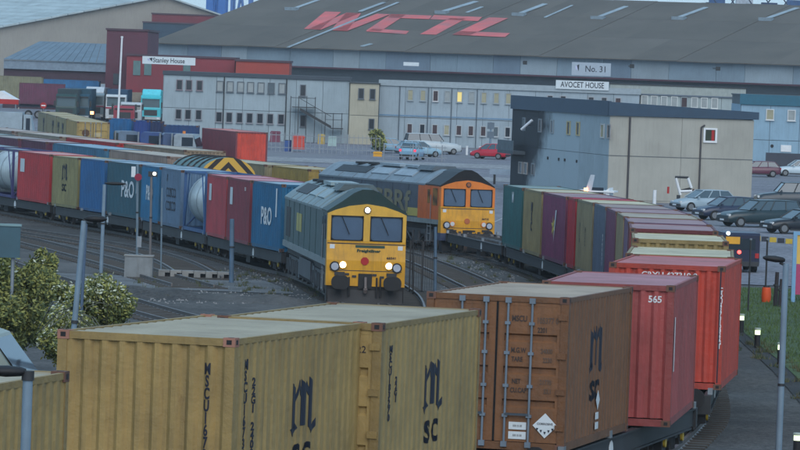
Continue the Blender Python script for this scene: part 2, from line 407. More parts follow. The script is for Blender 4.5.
def container(label, col, M, L=6.058, H=2.591, door=False, fine=False, roof=None, endcol=None, group='shipping containers on the trains', rust=.45, detail=True, farend=True, nm=None, rodm=None, castm=None):
    t = thing('shipping_container', label, 'shipping container', M, group)
    D = container_meshes(L, H, fine)
    nm = nm or 'paint_%d_%d_%d' % col
    pm = paint(nm, col, rust=rust, streak=.42)
    fm = paint(nm+'_frame', tuple(int(c*.9) for c in col), rust=min(1, rust+.25), streak=.3)
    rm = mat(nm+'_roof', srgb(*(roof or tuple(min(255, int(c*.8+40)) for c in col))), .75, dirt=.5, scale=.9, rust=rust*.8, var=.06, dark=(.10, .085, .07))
    em = paint(nm+'_end', endcol, rust=rust) if endcol else pm
    link('frame', remat(D['frame'], [fm]), t)
    link('roof_panel', remat(D['roof'], [rm]), t)
    s = remat(D['side'], [pm]); link('side_wall', s, t); link('side_wall', s, t, loc=(0, L, 0), rot=(0, 0, math.pi))
    e = remat(D['end'], [em])
    if farend: link('end_wall', remat(D['end'], [pm]), t, loc=(0, L, 0), rot=(0, 0, math.pi))
    cm = remat(D['casting'], [castm or M_cast, M_black])
    for x in (-1, 1):
        for y in (0, 1):
            for z in (0, 1):
                o = link('corner_casting', cm, t, loc=(x*1.222 if x < 0 else 1.222, 0, 0))
                o.scale = (1 if x < 0 else -1, 1 if y == 0 else -1, 1)
                o.location = (x*1.222, -.003 if y == 0 else L+.003, 0 if z == 0 else H-.118)
    if door:
        for sg in (-1, 1):
            d = link('door', remat(D['door%d' % sg], [em, M_rubber]), t)
            for j in (0, 1):
                link('lock_rod', remat(D['rod%d%d' % (sg, j)], [rodm or M_galv]), d); link('handle', remat(D['handle%d%d' % (sg, j)], [rodm or M_galv]), d)
            [link('hinge', remat(D['hinge%d' % sg], [fm]), d, loc=(0, 0, z_)) for z_ in (.35, .95, 1.55, 2.2)]
    else: link('end_wall', e, t)
    t['_L'] = L; t['_H'] = H
    del t['_L'], t['_H']
    return t
def recess(t, a0, a1, pitch, dp):
    n = max(2, round((a1-a0)/pitch)); p = (a1-a0)/n
    if t <= a0 or t >= a1: return 0
    f = ((t-a0)/p) % 1
    return 0 if f < .27 else dp*(f-.27)/.23 if f < .5 else dp if f < .77 else dp*(1-f)/.23
def conform(o, face, L=6.058):
    """press flat lettering onto the corrugated wall it is painted on"""
    bm = bmesh.new(); bm.from_mesh(o.data); M = o.matrix_basis.copy(); bmesh.ops.transform(bm, matrix=M, verts=bm.verts)
    bmesh.ops.triangulate(bm, faces=bm.faces[:])
    ax, a0, a1, pt = (1, .13, L-.13, .278) if face != '-y' else (0, -1.09, 1.09, .25); n = max(2, round((a1-a0)/pt)); p = (a1-a0)/n
    lo = min(v.co[ax] for v in bm.verts); hi = max(v.co[ax] for v in bm.verts)
    for i in range(n+1):
        for f in (0, .27, .5, .77):
            q = a0+(i+f)*p
            if face == '-x': q = L-q
            if lo < q < hi:
                co = [0, 0, 0]; co[ax] = q; no = [0, 0, 0]; no[ax] = 1
                bmesh.ops.bisect_plane(bm, geom=bm.verts[:]+bm.edges[:]+bm.faces[:], plane_co=co, plane_no=no)
    for v in bm.verts:
        if face == '+x': v.co.x = 1.2085-recess(v.co.y, .13, L-.13, .278, .018)+(.007 if v.co.x > SIDE+.001 else .001)
        elif face == '-x': v.co.x = -1.2085+recess(L-v.co.y, .13, L-.13, .278, .018)-(.007 if v.co.x < -SIDE-.001 else .001)
        else: v.co.y = .02+recess(v.co.x, -1.09, 1.09, .25, .046)-(.007 if v.co.y < .012 else .001)
    me = bpy.data.meshes.new('lettering'); bm.to_mesh(me); bm.free(); me.materials.append(o.data.materials[0]); o.data = me; o.matrix_basis = Matrix.Identity(4)
def msc_logo(parent, x, y, z, m, face='+x', s=1.):
    """tall stacked m over sc lettering, drawn as flat shapes"""
    mb = MB(); e = 1 if face == '+x' else -1
    def q(pts): mb.add([(x, y+e*a*s, z+b*s) for a, b in pts]+[(x-e*.003, y+e*a*s, z+b*s) for a, b in pts],
                       [tuple(range(len(pts))), tuple(range(len(pts), 2*len(pts)))[::-1]]+[(i, (i+1) % len(pts), len(pts)+(i+1) % len(pts), len(pts)+i) for i in range(len(pts))])
    q([(-.54, -.05), (-.36, -.05), (-.36, .55), (-.54, .62)])
    q([(-.08, -.02), (.10, -.02), (.10, .58), (-.08, .66)])
    q([(.28, -.05), (.47, -.05), (.47, .60), (.28, .68)])
    q([(-.36, .42), (-.22, .66), (-.08, .52), (-.08, .40), (-.22, .52), (-.36, .34)])
    q([(.10, .42), (.18, .62), (.28, .52), (.28, .40), (.18, .48), (.10, .34)])
    q([(-.60, -.05), (-.50, -.16), (-.28, -.04), (-.36, .04), (-.48, -.02)])
    q([(.28, -.05), (.47, -.05), (.62, .06), (.62, -.06), (.45, -.16)])
    a = part('logo', mb, m, parent); b = text('sc', .74*s, m, parent, (x, y, z-.40*s), face, sx=1.5, name='logo', bold=.012)
    for o in (a, b): conform(o, face)
SIDE = 1.222
CAST_P = mat('casting_pink', (.36, .17, .12), .8, dirt=.4, rust=.5)
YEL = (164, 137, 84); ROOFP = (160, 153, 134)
rods = mat('rod_blue_grey', srgb(112, 124, 136), .5, dirt=.3)
tB = 1.02
def PM(P, Y, L=6.058, dz=tB): return P.frame(Y, L, dz)
# the string nearest the camera
GN = 'containers of the long train on the right'
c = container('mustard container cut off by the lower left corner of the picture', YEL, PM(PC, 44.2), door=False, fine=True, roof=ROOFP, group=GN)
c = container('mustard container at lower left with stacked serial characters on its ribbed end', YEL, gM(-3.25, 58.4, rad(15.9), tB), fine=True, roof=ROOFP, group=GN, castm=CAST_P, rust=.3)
conform(text('MSCU167342', .205, M_text_dark, c, (.85, .012, 1.45), '-y', stack=True, sx=.62, bold=.006), '-y')
[conform(text(a_, k_, M_text_dark, c, (SIDE, y_, z_), '+x', stack=True, bold=.005), '+x') for a_, k_, y_, z_ in (('MSCU167342', .19, .58, 1.55), ('22G1 24000', .15, .92, 1.45))]
msc_logo(c, SIDE+.003, 3.15, 1.30, M_text_dark, s=.93)
c = container('mustard container between the bottom left one and the rust brown one', (158, 134, 84), gM(-1.38, 63.9, rad(14.4), tB), door=True, fine=True, roof=ROOFP, group=GN, rodm=M_dark, rust=.3)
text('22', .14, M_text_dark, c, (.92, .03, 2.2), '-y')
[conform(text(a_, k_, M_text_dark, c, (SIDE, y_, z_), '+x', stack=True, bold=.005), '+x') for a_, k_, y_, z_ in (('MSCU183270', .14, .62, 1.7), ('22G1', .12, .95, 1.6))]
msc_logo(c, SIDE+.003, 3.15, 1.30, M_text_dark, s=.93)
BR = (126, 84, 52)
c = container('rust brown container with doors, pale lock rods and a white hazard diamond', BR, gM(1.68, 75.2, rad(13.0), tB), door=True, fine=True, roof=(164, 150, 134), group=GN, rodm=rods, rust=.6, castm=M_cast)
TB = mat('faded_lettering', (.05, .035, .03), .7, dirt=.2); TF = mat('very_faded_lettering', (.11, .07, .05), .7, dirt=.2)
for s_, x, z, m_, k in (('MSCU', .32, 2.22, TB, .15), ('105377 0', .80, 2.20, TF, .15), ('2201', .72, 2.04, TB, .13), ('M.G.W', .32, 1.69, TB, .13), ('TARE', .30, 1.54, TB, .12), ('24000', .80, 1.69, TF, .12), ('2230', .82, 1.54, TF, .12), ('NET', .30, 1.17, TB, .12), ('CU.CAP', .34, 1.02, TB, .12), ('21770', .80, 1.17, TF, .12), ('33.1', .84, 1.02, TF, .12)):
    text(s_, k*.92, m_, c, (x+.06, .028, z-.02), '-y', bold=.003, sx=.72)
for z in (.40, .24):
    st = part('sticker', MB().box(.26, .56, .020, .030, z-.055, z+.07), M_sticker, c); text('|||||| ||| ||||', .04, M_text_dark, st, (.41, .018, z+.01), '-y')
def diamond(parent, x, y, z, r, face):
    e = .004
    if face == '-y': vs = [(x-r, y, z), (x, y, z-r), (x+r, y, z), (x, y, z+r)]; vs += [(a, y+e, b) for a, _, b in vs]
    else: vs = [(x, y-r, z), (x, y, z-r), (x, y+r, z), (x, y, z+r)]; vs += [(x-e, a, b) for _, a, b in vs]
    return part('hazard_diamond', MB().add(vs, [(0, 1, 2, 3), (4, 5, 6, 7), (0, 1, 5, 4), (1, 2, 6, 5), (2, 3, 7, 6), (3, 0, 4, 7)]), M_sticker, parent)
d = diamond(c, .88, .014, .43, .21, '-y')
mk = MB()
for i in range(5):
    x = .88-.13+i*.065; z = .43-.06-.06*(1-abs(i-2)/2)
    mk.add([(x-.022, .010, z+.02), (x+.022, .010, z+.02), (x, .010, z-.03)], [(0, 1, 2)])
part('marking', mk, M_text_dark, d); text('CORROSIVE', .05, M_text_dark, d, (.88, .009, .46), '-y')
msc_logo(c, SIDE+.003, 2.7, 1.36, M_text_dark)
diamond(c, SIDE+.004, 2.95, .72, .17, '+x')
for z in (.45, .28): part('sticker', MB().box(SIDE-.004, SIDE+.003, 2.78, 3.05, z-.06, z+.06), M_sticker, c)
c = container('faded crimson container between the rust brown and the bright red one', (160, 76, 74), gM(3.85, 82.2, rad(7.8), tB), fine=True, roof=(164, 122, 130), group=GN, rust=.35)
conform(text('565', .17, M_text_white, c, (.86, .012, 2.32), '-y', bold=.004), '-y')
part('paint_streak', MB().box(SIDE, SIDE+.004, .30, .42, 1.0, 2.0), M_text_white, c)
c = container('bright red container with a row of white characters, tallest at the right', (184, 66, 50), gM(5.62, 94.1, rad(7.6), tB), fine=True, roof=(172, 112, 116), group=GN, rust=.25)
conform(text('CRXU 427310 8', .15, M_text_white, c, (.05, .012, 2.36), '-y', sx=1.15, bold=.003), '-y'); text('CRXU427310822G1', .11, M_text_white, c, (1.155, .0, 1.5), '-y', stack=True, sx=.8, bold=.004)
part('edge_stripe', MB().box(1.12, 1.145, -.004, .003, .15, 2.5), M_text_dark, c)
CRM = (150, 131, 84); CRR = (186, 182, 158)
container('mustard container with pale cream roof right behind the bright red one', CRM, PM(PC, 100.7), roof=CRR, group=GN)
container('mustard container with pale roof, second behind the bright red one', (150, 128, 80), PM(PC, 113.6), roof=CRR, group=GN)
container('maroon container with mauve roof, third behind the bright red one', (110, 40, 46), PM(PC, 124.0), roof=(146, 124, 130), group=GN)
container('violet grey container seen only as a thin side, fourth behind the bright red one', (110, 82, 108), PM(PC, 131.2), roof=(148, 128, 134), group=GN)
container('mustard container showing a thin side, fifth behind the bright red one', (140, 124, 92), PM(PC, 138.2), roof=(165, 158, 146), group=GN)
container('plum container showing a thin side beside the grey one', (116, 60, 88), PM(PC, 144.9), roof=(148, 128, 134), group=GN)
c = container('slate grey container halfway along the right hand train', (92, 100, 118), PM(PC, 151.6), roof=(152, 138, 136), group=GN, rust=.2)
text('HMM0841', .2, M_text_white, c, (-SIDE-.002, .9, 1.1), '-x', stack=True)
c = container('mustard container next to the slate grey one with faint upright characters', (146, 130, 96), PM(PC, 158.3), roof=CRR, group=GN)
text('MSCU', .24, M_text_dark, c, (-SIDE-.002, 4.6, 1.4), '-x', stack=True)
text('MSC', .3, M_text_dark, c, (-SIDE-.002, 2.5, 1.3), '-x', stack=True)
container('narrow bright crimson container in the middle of the right hand train', (176, 28, 44), PM(PC, 164.9, 2.6), L=2.6, roof=(170, 80, 100), group=GN)
c = container('purple container with a yellow and white star emblem', (120, 48, 84), PM(PC, 168.2, 8.2), L=8.2, roof=(150, 130, 136), group=GN, rust=.15)
em = MB()
for i in range(6):
    a = i*math.pi/3+.3; em.add([(-SIDE-.004, 4.1+math.cos(a)*.75, 1.35+math.sin(a)*.45), (-SIDE-.004, 4.1+math.cos(a+1.2)*.16, 1.35+math.sin(a+1.2)*.13), (-SIDE-.004, 4.1+math.cos(a-1.2)*.16, 1.35+math.sin(a-1.2)*.13)], [(0, 1, 2)])
part('emblem', em, mat('emblem_yellow', (.7, .5, .08), .6, dirt=.1), c)
em = MB(); em.add([(-SIDE-.006, 3.4, 2.0), (-SIDE-.006, 3.0, 2.0), (-SIDE-.006, 3.9, .7)], [(0, 1, 2)]); part('emblem', em, M_text_white, c)
c = container('mustard container with one dark upright word beside the teal green one', (150, 132, 88), PM(PC, 177.0, 6.8), L=6.8, roof=CRR, group=GN)
text('MSC', .5, M_text_dark, c, (-SIDE-.002, 3.5, 1.5), '-x', stack=True, sx=1.5, bold=.02)
c = container('teal green container with a small white emblem at the far end of the right train', (38, 98, 98), PM(PC, 184.4, 7.2), L=7.2, roof=(130, 150, 150), group=GN, rust=.1)
text('M', .6, M_text_white, c, (-SIDE-.002, 3.4, 2.1), '-x', sx=1.3, bold=.02)

# the left hand train behind the green locomotive
GL = 'containers of the left hand train'
BLR = (140, 165, 180)
def lst(P, Y, label, col, roof=None, L=6.058, **k): return container(label, col, PM(P, Y, L), L=L, roof=roof or BLR, group=GL, rust=k.pop('rust', .12), **k)
c = lst(PT, 172.4, 'petrol blue container with white lettering coupled right behind the green locomotive', (12, 100, 142))
text('P&O', .95, M_text_white, c, (-SIDE-.002, 3.0, 1.25), '-x', sx=1.2, bold=.02); part('stripe', MB().box(-SIDE-.004, -SIDE, .9, 1.15, 1.3, 2.4), M_text_white, c)
c = lst(PT, 178.9, 'dark crimson container beside the petrol blue one', (138, 54, 66), (190, 140, 150))
part('label_plate', MB().box(-SIDE-.004, -SIDE, 4.6, 5.3, 1.5, 2.2), M_sticker, c); text('22G1', .2, M_text_white, c, (-SIDE-.002, 1.2, 2.2), '-x')
c = lst(PT, 185.2, 'light crimson container beside the white tank container', (182, 66, 74), (190, 140, 150))
part('label_plate', MB().box(-SIDE-.004, -SIDE, 4.6, 5.3, 1.5, 2.2), M_sticker, c)
c = lst(PT, 198.6, 'grey blue container with two rows of dark lettering', (98, 124, 150), L=6.1)
text('COSCO', .62, M_text_dark, c, (-SIDE-.002, 3.0, 1.5), '-x', sx=1.35); text('COSCO', .62, M_text_dark, c, (-SIDE-.002, 3.0, .9), '-x', sx=1.35); text('A', .5, M_text_dark, c, (-SIDE-.002, 4.2, 2.15), '-x')
c = lst(PT, 205.1, 'bright blue container with white lettering beside the grey blue one', (22, 112, 156))
text('P&O', .95, M_text_white, c, (-SIDE-.002, 3.2, 1.3), '-x', sx=1.2, bold=.02)
c = lst(PT, 211.6, 'long dark teal container with a large white word, widest of the left train', (40, 88, 104), L=8.6)
text('P&O', 1.1, M_text_white, c, (-SIDE-.002, 3.0, 1.3), '-x', sx=1.6, bold=.02)
part('label_plate', MB().box(-SIDE-.004, -SIDE, .5, .8, 1.2, 2.3), M_sticker, c)
lst(PT, 220.6, 'plain strong blue container between the mustard and the dark teal one', (30, 100, 156))
c = lst(PT, 227.0, 'mustard container with a black upright word in the left train', (150, 140, 92), (180, 175, 155))
msc_logo(c, -SIDE-.003, 3.2, 1.5, M_text_dark, '-x', 1.1)
c = lst(PT, 233.4, 'red container with a small white plate at the left end of the train', (188, 52, 56), (190, 140, 140), L=6.9)
part('label_plate', MB().box(-SIDE-.004, -SIDE, 5.4, 6.3, 1.5, 2.2), M_sticker, c)

# tank containers
def tank(label, M, L=6.058, col=(196, 204, 204), fcol=(52, 92, 140)):
    t = thing('tank_container', label, 'tank container', M, 'tank containers of the left hand train')
    fm = paint('tankframe_%d' % fcol[2], fcol, rust=.1); tm = mat('tank_skin', srgb(*col), .35, dirt=.2, streak=.2)
    H = 2.59; mb = MB()
    for x in (-1, 1):
        for y in (0.06, L-.06):
            mb.box(x*1.16-.06, x*1.16+.06, y-.06, y+.06, 0, H)
        mb.box(x*1.16-.05, x*1.16+.05, .12, L-.12, .02, .16); mb.box(x*1.16-.035, x*1.16+.035, .12, L-.12, H-.09, H-.01)
        mb.tube((x*1.16, .12, .15), (x*1.16, 1.2, H-.1), .03); mb.tube((x*1.16, L-.12, .15), (x*1.16, L-1.2, H-.1), .03)
    for y in (.06, L-.06):
        mb.box(-1.1, 1.1, y-.05, y+.05, .0, .14); mb.box(-1.1, 1.1, y-.05, y+.05, H-.1, H); mb.tube((-1.1, y, .14), (-.2, y, 1.1), .04); mb.tube((1.1, y, .14), (.2, y, 1.1), .04)
    part('frame', mb, fm, t)
    prof = [(.18, .25), (.24, .75), (.42, 1.02), (.62, 1.1)]; rings = []
    for y, r in prof+[(L-.62, 1.1), (L-.42, 1.02), (L-.24, .75), (L-.18, .25)]:
        rings.append([(math.cos(a)*r, y, 1.36+math.sin(a)*r) for a in [i*2*math.pi/28 for i in range(28)]])
    part('tank', MB().loft(rings), tm, t)
    for y in (1.1, L/2, L-1.1):
        r = 1.115; part('band', MB().loft([[(math.cos(a)*r, y+k, 1.36+math.sin(a)*r) for a in [i*2*math.pi/28 for i in range(28)]] for k in (-.04, .04)], caps=False), M_galv, t)
    part('walkway', MB().box(-.3, .3, .3, L-.3, H-.07, H-.03), M_galv, t)
    part('manhole', MB().tube((0, L/2, 2.3), (0, L/2, 2.55), .28, 12), M_galv, t)
    return t
tank('white tank container in a blue frame beside the light crimson container', PM(PT, 191.8))
tank('white tank container cut off by the left edge of the picture', PM(PT, 241.0), fcol=(60, 60, 110))
lst(PT, 248.5, 'grey container partly behind the tank at the left edge', (110, 120, 125))

# rows of roofs beyond the left train
GB = 'containers of the trains behind'
def bst(P, Y, label, col, roof, L=6.058, **k): return container(label, col, PM(P, Y, L, k.pop('dz', 1.15)), L=L, roof=roof, group=GB, rust=.15, **k)
bst(PBg, 233.4, 'beige container with pale roof left of the chevron wagon', (150, 132, 120), (178, 172, 160), L=12.19)
bst(PBg, 246.0, 'light blue container with pale blue roof behind the bright blue one', (60, 112, 142), (140, 172, 190), L=12.19)
bst(PBg, 259.2, 'blackberry coloured container behind the red one at left', (92, 44, 66), (164, 150, 152))
bst(PBg, 265.8, 'second blackberry container nearer the left edge', (98, 50, 74), (150, 150, 150), L=9.)
bst(PBg, 275.6, 'teal container at the far left in the second row', (40, 110, 120), (150, 160, 160))
bst(PA := PC, 231.2, 'small mustard container with doors right behind the orange locomotive', (168, 140, 70), (180, 170, 140), L=6.058, door=True, dz=.8)
bst(PA, 238.0, 'olive beige container in front of the parked red one', (138, 128, 100), (170, 165, 145), L=12.19, dz=.8)
bst(PA, 251.0, 'long beige container behind the chevron wagon', (150, 130, 108), (176, 172, 160), L=12.19)
bst(PA, 264.0, 'bright red container end showing over the beige roofs', (180, 40, 40), (176, 165, 158), L=12.19)
bst(PA, 277.0, 'stone coloured container with long pale roof near the left edge', (150, 138, 122), (172, 164, 156), L=12.19)
bst(PA, 290.0, 'taupe container last in the back row at the left edge', (130, 120, 116), (168, 160, 156), L=12.19)

# ------------------------------------------------------------------ wagons
WC = {}
def wagon_meshes(L):
    if L in WC: return WC[L]
    D = {}; mb = MB()
    for x in (-1.12, 1.12):
        mb.box(x-.07, x+.07, 0, L, .95, .985); mb.box(x-.02, x+.02, 0, L, .62, .95); mb.box(x-.07, x+.07, .5, L-.5, .585, .62)
    k = .25
    while k < L: mb.box(-1.10, 1.10, k-.05, k+.05, .80, .94); k += 1.45
    mb.box(-1.2, 1.2, -.08, .08, .60, .99); mb.box(-1.2, 1.2, L-.08, L+.08, .60, .99); mb.box(-.2, .2, .1, L-.1, .66, .93)
    D['deck'] = mb.mesh('deck_frame', M_dark)
    mb = MB()
    for x in (-1.0, 1.0):
        mb.box(x-.06, x+.06, -.75, .75, .48, .62); mb.box(x-.07, x+.07, -.3, .3, .30, .58)
        for y in (-1.0, 1.0): mb.box(x-.08, x+.08, y-.22, y+.22, .34, .62)
        mb.add([(x-.05, -.75, .50), (x+.05, -.75, .50), (x+.05, -.3, .32), (x-.05, -.3, .32)], [(0, 1, 2, 3)])
        for y in (-.15, 0, .15): mb.tube((x*1.06, y, .30), (x*1.06, y, .55), .05, 6)
    mb.box(-1, 1, -.15, .15, .42, .60); D['bogie'] = mb.mesh('bogie', M_black)
    mb = MB()
    for x in (-.78, .78):
        mb.tube((x-.06, 0, 0), (x+.06, 0, 0), .42, 18); mb.tube((x-.085 if x > 0 else x+.06, 0, 0), (x-.06 if x > 0 else x+.085, 0, 0), .45, 18)
    mb.tube((-.95, 0, 0), (.95, 0, 0), .07, 8); D['wheelset'] = mb.mesh('wheelset', M_wheel)
    mb = MB()
    mb.tube((-.035, 0, 0), (.035, 0, 0), .105, 8)
    D['axlebox'] = mb.mesh('axle_cap', M_yellow)
    mb = MB(); mb.tube((0, .0, 0), (0, -.38, 0), .09, 8); mb.tube((0, -.38, 0), (0, -.43, 0), .22, 12); D['buffer'] = mb.mesh('buffer', M_black)
    mb = MB(); mb.tube((0, 0, 0), (.04, 0, 0), .2, 10); D['brakewheel'] = mb.mesh('brake_wheel', M_white)
    mb = MB(); mb.box(-.9, .9, -.5, .5, .25, .6); mb.tube((-.5, -1.5, .45), (-.5, 1.5, .45), .16, 8); D['tankbox'] = mb.mesh('brake_gear', M_black)
    mb = MB(); mb.box(-.05, .05, -.10, .10, 0, .13); D['lug'] = mb.mesh('spigot', M_galv)
    WC[L] = D; return D
WL = 'container flat wagons'
def wagon(path, Y, L, label, caps=True, pale=0):
    M = path.frame(Y, L); t = thing('flat_wagon', label, 'flat wagon', M, WL); D = wagon_meshes(L)
    link('deck_frame', D['deck'], t)
    for y in (2.1, L-2.1):
        b = link('bogie', D['bogie'], t, loc=(0, y, 0))
        for k in (-1.0, 1.0):
            link('wheelset', D['wheelset'], b, loc=(0, k, .6)); 
            if caps: link('axle_cap', D['axlebox'], b, loc=(-1.09, k, .50)); link('axle_cap', D['axlebox'], b, loc=(1.09, k, .50))
    for x in (-.87, .87):
        link('buffer', D['buffer'], t, loc=(x, -.02, .93)); link('buffer', D['buffer'], t, loc=(x, L+.02, .93), rot=(0, 0, math.pi))
    link('brake_gear', D['tankbox'], t, loc=(0, L/2, 0))
    for x in (-1.15, 1.11): link('brake_wheel', D['brakewheel'], t, loc=(x, L*.36, .72))
    k = .3
    for x in (-1.17, 1.17):
        for y in (.35, L*.33, L*.66, L-.35): link('spigot', D['lug'], t, loc=(x, y, .99))
    return t
wagon(PC, 43.6, 12.4, 'flat wagon under the corner cut mustard container')
wagon(PC, 57.3, 14.6, 'flat wagon under the two mustard containers in front')
wagon(PC, 74.9, 14.2, 'flat wagon under the rust brown and crimson containers')
wagon(PC, 92.6, 15.2, 'flat wagon with steps under the bright red container')
wagon(PC, 110.8, 19., 'flat wagon under the second cream roofed container')
wagon(PC, 131.0, 20., 'flat wagon under the violet and mustard containers')
wagon(PC, 151.4, 16.2, 'flat wagon under the slate grey and mustard containers')
wagon(PC, 168.0, 22.6, 'flat wagon under the purple, mustard and teal green containers')
wagon(PC, 191.9, 17., 'empty dark flat wagon coupled to the orange locomotive', pale=1)
wagon(PT, 172.2, 19.4, 'flat wagon behind the green locomotive under the petrol blue container')
wagon(PT, 191.6, 19.6, 'flat wagon under the white tank and grey blue container')
wagon(PT, 211.5, 21.5, 'flat wagon under the long dark teal container')
wagon(PT, 233.3, 21., 'flat wagon under the red container at the left end')
for Y, L, s_ in ((233.2, 26., 'flat wagon under the light blue and beige containers of the second row'), (259.2, 23., 'flat wagon under the blackberry containers')): wagon(PBg, Y, L, s_, caps=False)
for Y, L, s_ in ((231.1, 19.4, 'flat wagon behind the orange locomotive'), (250.8, 26., 'flat wagon under the long beige container'), (276.8, 26., 'flat wagon at the far left of the back row')): wagon(PC, Y, L, s_, caps=False)

# hooded wagon with chevron end
def hood_wagon(M, L=14.):
    t = thing('hooded_wagon', 'covered wagon with green tarpaulin hood and black and yellow chevron end', 'covered wagon', M)
    def arc(r, h, z0, n=14, w=None):
        return [(-math.cos(i*math.pi/n)*r, z0+math.sin(i*math.pi/n)**.8*h) for i in range(n+1)]
    pr = arc(1.5, 1.35, 2.75); body = [(-1.5, 1.0)]+pr+[(1.5, 1.0)]
    mb = MB(); mb.prism(body, 'y', .06, L, 0, True); part('hood', mb, mat('tarpaulin_green', srgb(92, 122, 124), .6, dirt=.25, scale=.8), t)
    cm = bpy.data.materials.new('chevron_end'); cm.use_nodes = True; N = cm.node_tree.nodes; Lk = cm.node_tree.links; b = N['Principled BSDF']; b.inputs['Roughness'].default_value = .5
    tc = N.new('ShaderNodeTexCoord'); sx = N.new('ShaderNodeSeparateXYZ'); Lk.new(tc.outputs['Object'], sx.inputs[0])
    def mth(op, a, bb=None):
        m = N.new('ShaderNodeMath'); m.operation = op
        for i, q in enumerate((a, bb)):
            if q is None: continue
            if isinstance(q, (int, float)): m.inputs[i].default_value = q
            else: Lk.new(q, m.inputs[i])
        return m.outputs[0]
    v = mth('FRACT', mth('DIVIDE', mth('ADD', mth('ADD', mth('ABSOLUTE', sx.outputs[0]), sx.outputs[2]), .12), .74)); g = mth('GREATER_THAN', v, .42)
    mx = N.new('ShaderNodeMix'); mx.data_type = 'RGBA'; Lk.new(g, mx.inputs[0]); mx.inputs[6].default_value = (.02, .012, .012, 1); mx.inputs[7].default_value = (.62, .36, .05, 1); Lk.new(mx.outputs[2], b.inputs[0])
    mb = MB(); mb.prism(body, 'y', 0, .05); part('end_panel', mb, cm, t)
    for y in [.9, 2.1, 3.3, 4.5, 5.9]:
        o = MB(); a = arc(1.53, 1.38, 2.75, 12)
        for p, q in zip(a, a[1:]): o.tube((p[0], y, p[1]), (q[0], y, q[1]), .05, 5)
        part('hoop', o, M_black, t)
    mb = MB(); mb.box(-1.35, 1.35, -.1, L, .7, 1.0); part('deck_frame', mb, M_dark, t)
    D = wagon_meshes(19.4)
    for y in (1.3, L-1.3): link('wheelset', D['wheelset'], t, loc=(0, y, .65)); link('axle_cap', D['axlebox'], t, loc=(-1.09, y, .65))
hood_wagon(PBg.frame(226.0, 6.6, -.2), 6.6)

# ------------------------------------------------------------------ locomotives
def poly(mb, pts, y0, y1, mi=0, smooth=False): return mb.prism(pts, 'y', y0, y1, mi, smooth)
def rrect(x0, x1, z0, z1, r, n=4):
    o = []
    for cx, cz, a0 in ((x1-r, z1-r, 0), (x0+r, z1-r, 90), (x0+r, z0+r, 180), (x1-r, z0+r, 270)):
        for i in range(n+1): a = rad(a0+90*i/n); o.append((cx+r*math.cos(a), cz+r*math.sin(a)))
    return o
def annulus(mb, o, i, y0, y1, mi=0):
    n = len(o); vs = [(x, y, z) for y in (y0, y1) for x, z in o]+[(x, y, z) for y in (y0, y1) for x, z in i]
    fs = []
    for k in range(n):
        j = (k+1) % n; fs += [(k, j, 2*n+j, 2*n+k), (n+k, n+j, 3*n+j, 3*n+k), (k, j, n+j, n+k), (2*n+k, 2*n+j, 3*n+j, 3*n+k)]
    return mb.add(vs, fs, mi)
